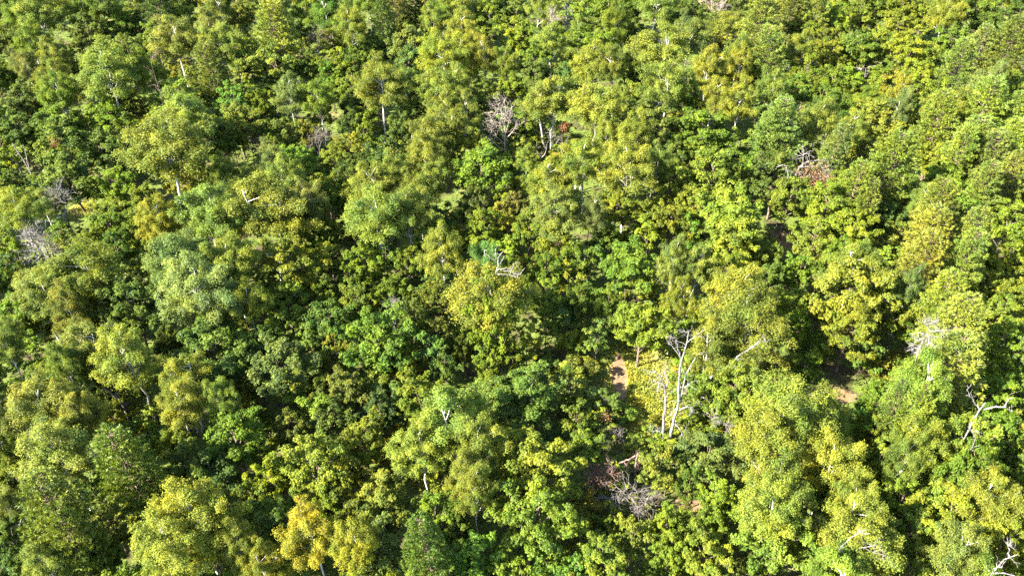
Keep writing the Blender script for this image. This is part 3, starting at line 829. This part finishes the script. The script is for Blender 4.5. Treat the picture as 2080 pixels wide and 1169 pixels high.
r = dead('bare_tree', (1320, 1100), A6, [
    ('trunk', [(1320, 1100), (1325, 960), (1345, 870), (1380, 760), (1400, 680)], 3, 1.2), ('limb', [(1335, 900), (1300, 800)], 2.5, 1), ('limb', [(1350, 870), (1330, 780), (1340, 690)], 2, 1)],
    M_GREY, 11, twig=(5, 0.8), up=0.4)
dry_leaves(r, (0.1, 0.2, 6.6), (0.9, 0.7, 0.9), 130, (0.20, 0.085, 0.045), 3)
dry_leaves(r, (-1.0, -0.3, 2.2), (0.6, 0.5, 0.5), 110, (0.42, 0.16, 0.04), 4)
named(r, 'thin grey forked stem carrying clumps of rusty and orange leaves', 'bare tree', 'the grey stem with rusty leaves', 1142, 315)

A2 = (1090, 0, 11.69)
r = dead('dead_birch', (770, 960), A2, [
    ('trunk', [(770, 960), (735, 820), (728, 620), (700, 450), (690, 270)], 5, 3), ('limb', [(725, 560), (720, 380), (705, 260)], 3, 2),
    ('limb', [(725, 480), (760, 390), (770, 310)], 2.5, 1.2), ('limb', [(730, 520), (770, 560), (800, 610)], 2, 1), ('limb', [(730, 800), (680, 680), (650, 600)], 2, 1)],
    M_WHITE, 12, twig=(7, 1.4), up=0.5)
named(r, 'white dead birch with many upright stems near the middle of the top edge', 'dead tree', 'the white dead birch by the top edge', 1150, 50, 'dead white birches')
r = dead('bare_tree', (350, 640), A2, [
    ('trunk', [(350, 640), (370, 560), (380, 470)], 3, 1.5), ('limb', [(370, 560), (420, 480), (440, 420)], 2, 1), ('limb', [(370, 540), (330, 420), (320, 300)], 2, 1)], M_PINK, 13, base_z=8, twig=(10, 1.6), up=0.5, twig_r=.025)
named(r, 'pinkish twiggy bare treetop left of the white dead birch by the top edge', 'bare tree')
r = dead('bare_tree', (183, 160), (1380, 0, 2.923), [
    ('trunk', [(183, 175), (188, 120), (195, 60), (190, 0)], 4, 2), ('limb', [(190, 90), (230, 50), (265, 20)], 2.5, 1), ('limb', [(190, 60), (160, 30), (130, 5)], 2, 1), ('limb', [(193, 90), (220, 80), (240, 55)], 2, 1)],
    M_PINK, 14, twig=(10, 1.8), up=0.2, twig_r=0.03)
named(r, 'drooping pale brown bare tree at the top edge, right of the middle', 'bare tree', 'the pale brown bare tree at the top edge', 1445, 25)

A7 = (1560, 280, 9.74)
r = dead('dead_pine', (900, 1000), A7, [
    ('trunk', [(940, 1000), (930, 880), (800, 760), (640, 670), (560, 690)], 5, 2.5),
    ('limb', [(610, 600), (650, 560), (780, 490), (900, 455), (1000, 440)], 6, 3.5), ('limb', [(690, 530), (690, 400), (710, 320), (770, 305)], 4, 2.5),
    ('limb', [(610, 600), (560, 690), (530, 780)], 3, 1.5), ('limb', [(800, 760), (900, 780), (1000, 820), (1080, 810)], 3, 1.5),
    ('limb', [(640, 590), (760, 570), (900, 560), (1050, 550), (1100, 640)], 2.5, 1.2), ('limb', [(1060, 560), (1110, 640), (1165, 650)], 2.5, 1.5), ('limb', [(1090, 690), (1160, 740), (1130, 790)], 2.5, 1.5)],
    M_SILVER, 15, base_z=6, twig=(7, 1.1), up=-0.3, deep=0.8, twig_r=.025)
dry_leaves(r, (-0.9, -0.3, 8.6), (2.6, 1.3, 1.9), 800, (0.27, 0.155, 0.09), 5, size=.19)
dry_leaves(r, (0.4, -0.4, 7.4), (2.2, 1.3, 1.3), 700, (0.29, 0.16, 0.085), 6, size=.19)
named(r, 'dead tree with tangled orange-brown foliage and white bent limbs, beside a dark blue-green crown', 'dead tree', 'the orange-brown dead tree', 1640, 340)
r = dead('dead_snag', (400, 740), A7, [('trunk', [(400, 740), (370, 620), (350, 520), (280, 545), (165, 580)], 3.5, 3)], M_SILVER, 16, base_z=9, twig=(1, .4))
named(r, 'white dead branch bent at a right angle, left of the orange-brown dead tree', 'dead tree', 'the white right-angled branch', 1597, 335)

A8 = (0, 370, 5.845)
r = dead('bare_tree', (700, 1080), A8, [
    ('trunk', [(700, 1080), (660, 1020), (600, 930), (540, 780), (500, 650), (460, 520), (410, 400)], 5, 1.5),
    ('limb', [(640, 1000), (560, 900), (480, 810), (400, 730), (320, 650)], 4, 1.2), ('limb', [(600, 930), (520, 880), (430, 790), (330, 800), (240, 830)], 3.5, 1.2),
    ('limb', [(610, 970), (480, 950), (350, 945), (200, 980)], 3, 1.2), ('limb', [(570, 860), (540, 770), (420, 680), (330, 640)], 3, 1.2),
    ('limb', [(640, 880), (600, 790), (580, 720)], 3, 1.2), ('limb', [(570, 1010), (530, 1060), (480, 1090)], 2.5, 1.2), ('limb', [(600, 850), (690, 830)], 2, 1), ('limb', [(620, 960), (500, 1000), (380, 1010), (260, 1000)], 2.5, 1)],
    M_WHITE, 17, twig=(14, 1.9), up=0.15, deep=1.2, twig_r=.04, girth=0.9)
named(r, 'large silvery bare tree spreading in front of a yellow crown near the photo\'s left edge', 'bare tree', 'the large silvery bare tree', 80, 500)
r = dead('bare_tree', (880, 660), A8, [
    ('trunk', [(870, 640), (820, 520), (780, 400), (760, 300), (700, 150), (660, 70)], 5, 1.5), ('limb', [(760, 330), (770, 220), (760, 130)], 3, 1), ('limb', [(740, 350), (690, 290), (640, 220)], 3, 1),
    ('limb', [(730, 240), (690, 180), (640, 100)], 2, 1), ('limb', [(800, 460), (760, 350), (720, 320)], 3, 1.2)], M_WHITE, 18, twig=(9, 1.4), up=0.4, twig_r=.035, girth=.9)
named(r, 'grey bare tree leaning left by a sunlit grass patch, above the large silvery bare tree', 'bare tree', 'the grey leaning bare tree', 132, 430)
r = dead('bare_tree', (960, 640), A8, [
    ('trunk', [(960, 640), (945, 560), (950, 500)], 2.5, 1.5), ('limb', [(945, 560), (880, 540)], 2, 1), ('limb', [(950, 510), (900, 460)], 2, 1)], M_GREY, 19, twig=(6, 0.9), up=0.2)
named(r, 'small grey twiggy bare tree right of the grey leaning bare tree', 'bare tree')
r = dead('dead_birch', (800, 1090), (0, 270, 11.69), [
    ('trunk', [(830, 1090), (740, 970), (640, 780), (540, 600), (420, 430), (290, 240)], 4, 4.5), ('limb', [(440, 490), (390, 530)], 1.5, 1)], M_WHITE, 20, twig=(2, 0.5))
named(r, 'long white dead trunk leaning left in shade near the photo\'s left edge', 'dead tree', 'the long leaning white trunk', 45, 315, 'dead white birches')
r = dead('dead_birch', (680, 820), (0, 270, 11.69), [('trunk', [(700, 860), (655, 690), (610, 480), (540, 260)], 3.5, 2.5)], M_WHITE, 21, base_z=2, twig=(2, 0.5))
named(r, 'shorter white dead stem just right of the long leaning white trunk', 'dead tree', None, None, None, 'dead white birches')
r = dead('dead_birch', (560, 1080), (0, 270, 11.69), [('trunk', [(565, 1080), (500, 930), (430, 790), (370, 710)], 3, 2)], M_WHITE, 22, twig=(2, 0.5))
named(r, 'thin white dead stem just left of the long leaning white trunk', 'dead tree', None, None, None, 'dead white birches')

A9 = (460, 270, 9.4545)
r = dead('bare_tree', (535, 640), A9, [
    ('trunk', [(535, 640), (530, 520), (515, 400), (480, 330), (420, 250)], 3.5, 1.5), ('limb', [(525, 520), (450, 535), (370, 560), (280, 600)], 3, 1), ('limb', [(510, 380), (420, 340), (340, 300), (260, 270)], 2.5, 1),
    ('limb', [(520, 400), (560, 300), (600, 200), (640, 130)], 2.5, 1), ('limb', [(580, 520), (640, 430)], 2, 1), ('limb', [(500, 350), (520, 250), (500, 160)], 2, 1)], M_DRY, 23, twig=(9, 1.4), up=0.2, twig_r=.03)
named(r, 'purplish-brown bare tree with spreading twigs in a dark gap, left of two yellow-green crowns', 'bare tree', 'the purplish-brown bare tree', 510, 310)
r = dead('bare_tree', (1800, 560), A9, [
    ('trunk', [(1800, 560), (1790, 430), (1780, 300), (1770, 150), (1790, 20)], 3, 1.2), ('limb', [(1785, 340), (1730, 220), (1700, 80)], 2.5, 1), ('limb', [(1790, 300), (1820, 150), (1850, 20)], 2.5, 1),
    ('limb', [(1790, 420), (1650, 270), (1560, 200)], 2, 1), ('limb', [(1900, 250), (1910, 120), (1920, 0)], 2.5, 1.2)], M_GREY, 24, twig=(9, 1.4), up=0.6, twig_r=.03)
named(r, 'upright grey bare tree below a bright yellow crown, right of the purplish-brown bare tree', 'bare tree', 'the upright grey bare tree', 647, 290)
r = dead('bare_tree', (1880, 280), (0, 0, 2.923), [
    ('trunk', [(1880, 285), (1875, 250), (1860, 215)], 3, 1.5), ('limb', [(1875, 250), (1845, 225)], 2, 1), ('limb', [(1878, 255), (1905, 215)], 2, 1)], M_DRY, 25, base_z=7, twig=(12, 1.3), up=.3, twig_r=.03)
named(r, 'reddish-brown twiggy bare treetop between green crowns in the upper left of the wood', 'bare tree', 'the reddish-brown twiggy treetop', 640, 78)
r = dead('bare_tree', (345, 880), (1340 - 1340 + 0, 0, 2.923), [('trunk', [(905, 400), (900, 360), (890, 320)], 2, 1.2), ('limb', [(900, 360), (920, 330)], 2, 1)], M_DRY, 26, base_z=8, twig=(8, 1.0), up=.3, twig_r=.025)
r.name = 'bare_tree'
dry_leaves(r, (189 * 0 + 0.0, 0, 9), (1, .8, 1.2), 90, (0.25, 0.10, 0.06), 7)
named(r, 'small bare treetop tinged pink, left of a dark pine at the upper left', 'bare tree')

A10 = (1160, 830, 4.87)
r = dead('fallen_tree', (480, 930), A10, [
    ('trunk', [(470, 935), (510, 900), (570, 862), (640, 868), (720, 890), (770, 880)], 5, 2), ('limb', [(570, 860), (600, 830), (680, 825), (760, 820)], 3.5, 1.2),
    ('limb', [(480, 960), (540, 1000), (610, 1050), (680, 1110)], 4, 1.5), ('limb', [(600, 860), (650, 960), (670, 1050)], 3, 1), ('limb', [(480, 940), (480, 1000), (540, 1080)], 3, 1.2), ('limb', [(540, 880), (600, 960), (640, 1040)], 3, 1.2),
    ('limb', [(560, 830), (540, 800), (500, 810)], 2.5, 1), ('limb', [(470, 900), (420, 870), (370, 890)], 2.5, 1), ('limb', [(680, 880), (720, 930), (700, 980)], 2, 1)],
    M_GREY, 27, base_z=2.0, twig=(14, 1.3), up=-0.15, deep=1.5, twig_r=.03)
named(r, 'fallen grey tree with curling bare twigs in a dark gap below the white trunks', 'fallen tree', 'the fallen grey twiggy tree', 1285, 1020)
r = dead('dead_tree', (280, 830), A10, [
    ('trunk', [(280, 850), (270, 760), (250, 690), (200, 640)], 4, 2), ('limb', [(275, 760), (320, 680), (400, 640)], 3, 1.2), ('limb', [(270, 800), (240, 740), (200, 720)], 3, 1)], M_DRY, 28, base_z=1.0, twig=(12, 1.3), up=.1, twig_r=.03)
dry_leaves(r, (0.1, 0, 3.6), (1.7, 1.2, 1.6), 700, (0.16, 0.075, 0.055), 8, size=.17)
named(r, 'dead brush with dry reddish-brown leaves, left of the fallen grey twiggy tree', 'dead tree', 'the reddish-brown dry brush', 1217, 975)
r = dead('broken_stump', (640, 720), A10, [
    ('trunk', [(640, 740), (635, 600), (640, 520), (668, 430)], 9, 7), ('limb', [(640, 460), (570, 500), (480, 530), (380, 590), (300, 620)], 6, 3), ('limb', [(655, 510), (690, 570), (725, 630)], 3, 1.5), ('limb', [(655, 510), (665, 590)], 3, 1.5), ('limb', [(500, 515), (540, 540), (560, 570)], 2.5, 1.2)],
    M_DRY, 29, twig=(4, 0.8), up=-0.6, twig_r=.025)
named(r, 'broken brown stump with torn bark and a toppled trunk, above the fallen grey twiggy tree', 'tree stump', 'the broken brown stump', 1295, 935)
r = dead('dead_bush', (525, 385), A10, [
    ('trunk', [(530, 390), (525, 330), (480, 280), (420, 240)], 5, 2.5), ('limb', [(480, 280), (380, 265), (290, 270)], 3.5, 1.2), ('limb', [(450, 260), (400, 310), (380, 340)], 2.5, 1), ('limb', [(460, 430), (400, 390), (330, 350), (260, 310)], 3.5, 1.5), ('limb', [(520, 320), (500, 240), (470, 200)], 3, 1)],
    M_GREY, 30, twig=(7, 0.9), up=.2, twig_r=.025)
dry_leaves(r, (-2.1, 0.2, 4.3), (0.9, .6, 0.8), 110, (0.24, 0.125, 0.07), 9, size=.18)
named(r, 'grey twisted dead bush topped with orange dry leaves, left of the shadow on the clearing', 'dead bush', 'the orange-topped dead bush', 1255, 880)
r = dead('bare_tree', (320, 720), (690, 390, 2.923), [
    ('trunk', [(322, 740), (320, 690)], 3, 2), ('limb', [(320, 700), (290, 660)], 2, 1), ('limb', [(320, 700), (345, 670)], 2, 1), ('limb', [(320, 690), (320, 655)], 2, 1)], M_GREY, 31, base_z=6, twig=(7, .9), up=.3, twig_r=.03)
named(r, 'small mauve-grey bare treetop in front of a bright green crown left of the photo\'s middle', 'bare tree', 'the small mauve-grey bare treetop', 800, 625)
r = dead('leaning_log', (680, 545), (150, 740, 6.933), [
    ('trunk', [(680, 545), (560, 430), (420, 320)], 11, 9), ], M_GREY, 32, base_z=3.5)
named(r, 'thick grey-green dead trunk leaning left in a dark gap at the lower left', 'dead tree', 'the thick leaning grey trunk', 225, 800)
r = dead('leaning_log', (720, 530), (150, 740, 6.933), [
    ('trunk', [(720, 530), (620, 430), (510, 315)], 4, 3), ], M_GREY, 33, base_z=3.5)
named(r, 'thin dead trunk lying right alongside the thick leaning grey trunk', 'dead tree')
A11 = (1800, 640, 8.35)
r = dead('dead_snag', (600, 530), A11, [
    ('trunk', [(590, 540), (620, 440), (660, 370), (740, 220), (745, 130)], 4, 2.5), ('limb', [(650, 380), (700, 330), (750, 400)], 3, 1.5), ('limb', [(640, 400), (580, 420), (510, 410)], 2.5, 1.2), ('limb', [(740, 220), (690, 190), (670, 130)], 3, 1.5),
    ('limb', [(740, 270), (860, 265), (960, 280)], 2.5, 1.2), ('limb', [(745, 170), (790, 130)], 2.5, 1.2), ('limb', [(680, 400), (750, 460)], 2.5, 1.2), ('limb', [(590, 500), (540, 560)], 2.5, 1.2)],
    M_SILVER, 34, base_z=13.5, twig=(6, .9), up=.1, deep=.5, twig_r=.03)
named(r, 'spray of white dead branches atop a large olive pine at the photo\'s right', 'dead tree', 'the white dead spray atop a pine', 1885, 680)
r = dead('bare_tree', (270, 360), (1380, 769, 2.923), [
    ('trunk', [(300, 275), (250, 265), (205, 255)], 3, 1.5), ('limb', [(255, 262), (290, 285)], 2, 1), ('limb', [(230, 255), (200, 235)], 2, 1)], M_GREY, 35, base_z=4, twig=(7, .9), up=.2, twig_r=.03)
named(r, 'grey bare twigs low beside the dark shrubs, lower right of the tall white dead birch', 'bare tree')
r = dead('dead_snag', (980, 960), (1380, 769, 2.923), [
    ('trunk', [(975, 960), (1040, 930), (1110, 890)], 6, 3), ('limb', [(1090, 1000), (1160, 1030), (1250, 1060)], 3, 1.5), ('limb', [(1080, 1000), (1180, 985)], 3, 1.5)], M_SILVER, 37, base_z=12.5, twig=(4, .7), up=.1, deep=.5, girth=0.52)
named(r, 'white dead limbs lying across a yellow-olive birch low at the right of the photo', 'dead tree', 'the white limbs across a birch', 1750, 1090)
r = dead('dead_snag', (340, 975), (1380, 390, 2.923), [('trunk', [(340, 975), (400, 940), (460, 900)], 5, 3), ('limb', [(400, 938), (470, 890), (520, 890)], 2.5, 1.5)], M_SILVER, 39, base_z=10, twig=(3, .6), deep=.5)
named(r, 'white dead limb slanting through a yellow-olive birch, upper right of the tall white dead birch', 'dead tree', 'the slanting white limb', 1515, 710)
r = dead('bare_tree', (1110, 560), (1380, 0, 2.923), [
    ('trunk', [(1075, 560), (1100, 470), (1105, 410)], 3.5, 2), ('limb', [(1080, 410), (1060, 405)], 7, 5), ('limb', [(1120, 400), (1190, 395)], 5, 7)], M_SILVER, 40, twig=(4, .8), up=.3)
named(r, 'pale broken dead tree showing through bright green crowns at the upper right of the wood', 'dead tree', 'the pale broken tree in bright green crowns', 1755, 140)

for line in TREES.strip().splitlines():
    head, items = line.split('|')
    x0, y0 = map(float, head.split())
    for it in items.split(';'):
        a = it.split(',')
        plant_at(x0 + float(a[0]) / 2.9229, y0 + float(a[1]) / 2.9229, float(a[2]) / 2.9229, a[3], a[4])


# the living crowns that dead tops stand up out of
for hx, hy, hz_ in HOSTS:
    kind = 'b' if RND.random() < 0.5 else 'm'
    code = RND.choice(['ol', 'bg', 'olbg', 'bgyo'])
    x, y = hx + RND.uniform(-.5, .5), hy - 1.3
    R, H = RND.uniform(2.4, 3.0), hz_ - 0.2
    o = plant(kind, x, y, R, H, code)
    qx, qy, _ = project((x, y, H * .7))
    THINGS.append(dict(o=o, cls=(WORD[code[:2]], NOUN[kind]), px=qx, py=qy, R=R, code=code, kind=kind))

# ------------------------------------------------------------------ undergrowth shrubs where a gap lets one see down to the ground
SOL = np.array(SOLIDS)
def seen(P):
    """Which of the points P the crowns leave in sight from where the photograph was taken."""
    C = np.array([0, 0, CAM_H])
    out = np.ones(len(P), bool)
    sc = 1 / np.stack([SOL[:, 3], SOL[:, 3], SOL[:, 4]], 1) / 0.93
    for i, p in enumerate(P):
        d = (p - C) * sc
        o = (C - SOL[:, :3]) * sc
        a = (d * d).sum(1); b = (d * o).sum(1); c = (o * o).sum(1) - 1
        disc = b * b - a * c
        t = (-b - np.sqrt(np.maximum(disc, 0))) / a
        out[i] = not np.any((disc > 0) & (t < 0.995) & (t > 0))
    return out

rng = np.random.default_rng(99)
gx, gy = np.meshgrid(np.arange(-110, 110, 1.6), np.arange(36, 172, 1.6))
P = np.stack([gx.ravel(), gy.ravel(), np.full(gx.size, 3.2)], 1)
P[:, :2] += rng.uniform(-.8, .8, size=(len(P), 2))
px, py, _ = project(P.T)
P = P[(px > -30) & (px < 2110) & (py > -30) & (py < 1230)]
P = P[seen(P)]
def in_patch(p, k=1.0):
    return any(((p[0] - a) / (rx * k + .8)) ** 2 + ((p[1] - b) / (ry * k + .8)) ** 2 < 1 for a, b, rx, ry in PATCHES)
GAPS = []
for p in P:
    if in_patch(p): continue
    R = rng.uniform(1.3, 2.5)
    if any((p[0] - q[0]) ** 2 + (p[1] - q[1]) ** 2 < (0.62 * (R + q[2])) ** 2 for q in GAPS): continue
    GAPS.append((p[0], p[1], R))
print('gaps', len(GAPS))
for gi, (x, y, R) in enumerate(GAPS[:560]):
    code = str(rng.choice(['mg', 'mgbg', 'bg', 'olmg', 'mgol', 'yo', 'bgyo', 'bl', 'olyo']))
    kind = 't' if rng.random() < 0.5 else 's'
    Hs = rng.uniform(4.5, 8.0) if kind == 't' else rng.uniform(2.0, 3.8)
    rh = fit('s', x, y, R * (1.1 if kind == 't' else 1.0), Hs)
    if rh is None: continue
    o = plant(kind, x, y, rh[0], rh[1], code, 0.28, 0.15)
    qx, qy, _ = project((x, y, Hs * .6))
    THINGS.append(dict(o=o, cls=(WORD[code[:2]], NOUN[kind]), px=qx, py=qy, R=R, code=code, kind=kind, fill=True))

# low plants that nobody could count: one mass of ferny leaves over the ground in view
n = 80000
ux = rng.uniform(-120, 120, n * 2); uy = rng.uniform(34, 180, n * 2)
qx, qy, _ = project((ux, uy, np.zeros(n * 2)))
keep = (qx > -60) & (qx < 2140) & (qy > -60) & (qy < 1260)
ux, uy = ux[keep][:n], uy[keep][:n]
cl = np.sin(ux * .8 + 1.3 * np.sin(uy * .5)) + np.sin(uy * .9 + np.sin(ux * .6)) + rng.normal(0, .6, len(ux))
keep = cl > -0.5
for a, b, rx, ry in PATCHES:
    keep &= (((ux - a) / (rx * 1.05)) ** 2 + ((uy - b) / (ry * 1.05)) ** 2 > 1) | (rng.random(len(ux)) < 0.15)
ux, uy, cl = ux[keep], uy[keep], cl[keep]
n = len(ux)
uz = rng.random(n) ** 1.5 * 0.8 * np.clip(cl + .8, .2, 2) + 0.05
V, F, t = blades(np.stack([ux, uy, uz], 1), rng.normal(size=(n, 3)) * .55 + [0, 0, 1], rng.uniform(.28, .6, n), rng.uniform(.18, .35, n), np.clip(rng.normal(.5, .2, n), 0, 1), np.full((n, 3), np.nan), rng)
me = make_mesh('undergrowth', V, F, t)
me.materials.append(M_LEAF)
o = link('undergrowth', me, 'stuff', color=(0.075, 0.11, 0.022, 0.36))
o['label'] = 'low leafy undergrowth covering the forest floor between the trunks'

# dry grass tufts of the sunlit clearings
GV = []
for (a, b, rx, ry), k in zip([PATCHES[0], PATCHES[6], PATCHES[9]], (7500, 400, 500)):
    q = rng.normal(size=(k, 2)) * .5
    GV.append(np.stack([a + q[:, 0] * rx * 1.2, b + q[:, 1] * ry * 1.2, rng.uniform(.05, .3, k)], 1))
GV = np.concatenate(GV)
PT = PATCHES[1]
GV = GV[((GV[:, 0] - PT[0]) / PT[2]) ** 2 + ((GV[:, 1] - PT[1]) / PT[3]) ** 2 > 0.9]
n = len(GV)
up = rng.normal(size=(n, 3)) * .45 + [0, 0, 1]
V, F, t = blades(GV, rng.normal(size=(n, 3)) + [0, 0, .6], rng.uniform(.3, .6, n), rng.uniform(.06, .15, n), rng.random(n), unit(up), rng)
me = make_mesh('meadow_grass', V, F, t)
me.materials.append(M_LEAF)
o = link('meadow_grass', me, 'stuff', color=(0.225, 0.235, 0.03, 0.2))
o['label'] = 'sunlit yellow-green grass of the clearings'

# ------------------------------------------------------------------ the wood goes on past the edges of the view (one mass)
def thin(k, step, grow):
    p, nn, l, w, t, d = k.arr
    return p[::step], nn[::step], l[::step] * grow, w[::step] * grow, t[::step], d[::step]
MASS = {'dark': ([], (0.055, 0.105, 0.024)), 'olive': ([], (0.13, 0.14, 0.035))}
RX = random.Random(3)
tries = 0
spots = []
while tries < 4000:
    tries += 1
    x, y = RX.uniform(-125, 125), RX.uniform(18, 190)
    qx, qy, dp = project((x, y, 8.0))
    m = 6.0 * FOC / dp
    if -m < qx < 2080 + m and -m < qy < 1169 + m: continue
    big = 24.0 * FOC / dp
    if not (-big < qx < 2080 + big and qy > -240 and qy < 1169 + big): continue
    if any((x - a) ** 2 + (y - b) ** 2 < 36 for a, b in spots): continue
    spots.append((x, y))
spots = spots[:100]
for i, (x, y) in enumerate(spots):
    kk = RX.choice(['o', 'm', 'b', 'b', 'm'])
    k = RX.choice(KINDS[kk])
    p, nn, l, w, t, d = thin(k, 15, 3.6)
    a = RX.uniform(0, 6.28)
    M = np.array([[math.cos(a), -math.sin(a), 0], [math.sin(a), math.cos(a), 0], [0, 0, 1]])
    MASS['olive' if kk == 'b' else 'dark'][0].append((p @ M.T * RX.uniform(.85, 1.15) + np.array([x, y, 0]), nn @ M.T, l, w, t, d))
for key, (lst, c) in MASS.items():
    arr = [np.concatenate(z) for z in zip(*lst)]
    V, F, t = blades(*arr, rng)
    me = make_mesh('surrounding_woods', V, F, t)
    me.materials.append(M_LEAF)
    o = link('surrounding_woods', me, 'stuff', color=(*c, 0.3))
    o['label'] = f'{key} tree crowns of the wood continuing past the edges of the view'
print('mass trees', len(spots))

# ------------------------------------------------------------------ labels: which one of its look, counted outward from a landmark
CORNERS = [("the photo's top left corner", 0, 0), ("the photo's top right corner", 2080, 0), ("the photo's bottom left corner", 0, 1169), ("the photo's bottom right corner", 2080, 1169),
           ("the middle of the photo's top edge", 1040, 0), ("the middle of the photo's left edge", 0, 584), ("the middle of the photo's bottom edge", 1040, 1169), ("the middle of the photo's right edge", 2080, 584)]
SECT = ['right of', 'lower right of', 'below', 'lower left of', 'left of', 'upper left of', 'above', 'upper right of']
ORD = ['nearest', 'second', 'third', 'fourth', 'fifth', 'sixth', 'seventh', 'eighth', 'ninth', 'tenth', 'eleventh', 'twelfth', 'thirteenth', 'fourteenth', 'fifteenth', 'sixteenth', 'seventeenth', 'eighteenth', 'nineteenth', 'twentieth']
LM = LANDMARKS + CORNERS
for T in THINGS:
    T['lab'] = {}
for phrase, lx, ly in LM:
    buckets = {}
    for i, T in enumerate(THINGS):
        dx, dy = T['px'] - lx, T['py'] - ly
        dist = math.hypot(dx, dy)
        s = int(round(math.atan2(dy, dx) / (math.pi / 4))) % 8
        buckets.setdefault((T['cls'], s), []).append((dist, i))
    for (cls, s), lst in buckets.items():
        lst.sort()
        for o_, (dist, i) in enumerate(lst[:20]):
            pen = 1.4 if phrase.startswith('the photo') or phrase.startswith("the middle") else 1.0
            THINGS[i]['lab'][(phrase, s)] = (o_ * 170 + dist * pen, o_)
def size_word(T):
    if T['kind'] in 'st': return 'leafy' if T['R'] > 1.8 else 'small'
    if T['R'] > 4.6: return 'broad'
    if T['R'] < 2.4: return 'slender'
    return {'b': 'fine-leaved', 'p': 'tufted', 'o': 'round-topped', 'm': 'leafy'}[T['kind']]
used = set()
for T in THINGS:
    best = sorted(T['lab'].items(), key=lambda kv: kv[1][0])
    done = False
    for (phrase, s), (cost, o_) in best[:40]:
        if o_ == 0:
            lab = f"{size_word(T)} {T['cls'][0]} {T['cls'][1]}, the nearest such {SECT[s]} {phrase}"
        else:
            lab = f"{size_word(T)} {T['cls'][0]} {T['cls'][1]}, {ORD[o_]} such {SECT[s]} {phrase}"
        key = (T['cls'], s, phrase, o_)
        if key in used or len(lab.split()) > 16: continue
        used.add(key)
        T['o']['label'] = lab
        done = True
        break
    if not done:
        T['o']['label'] = f"{size_word(T)} {T['cls'][0]} {T['cls'][1]} low in a shady gap between the crowns"
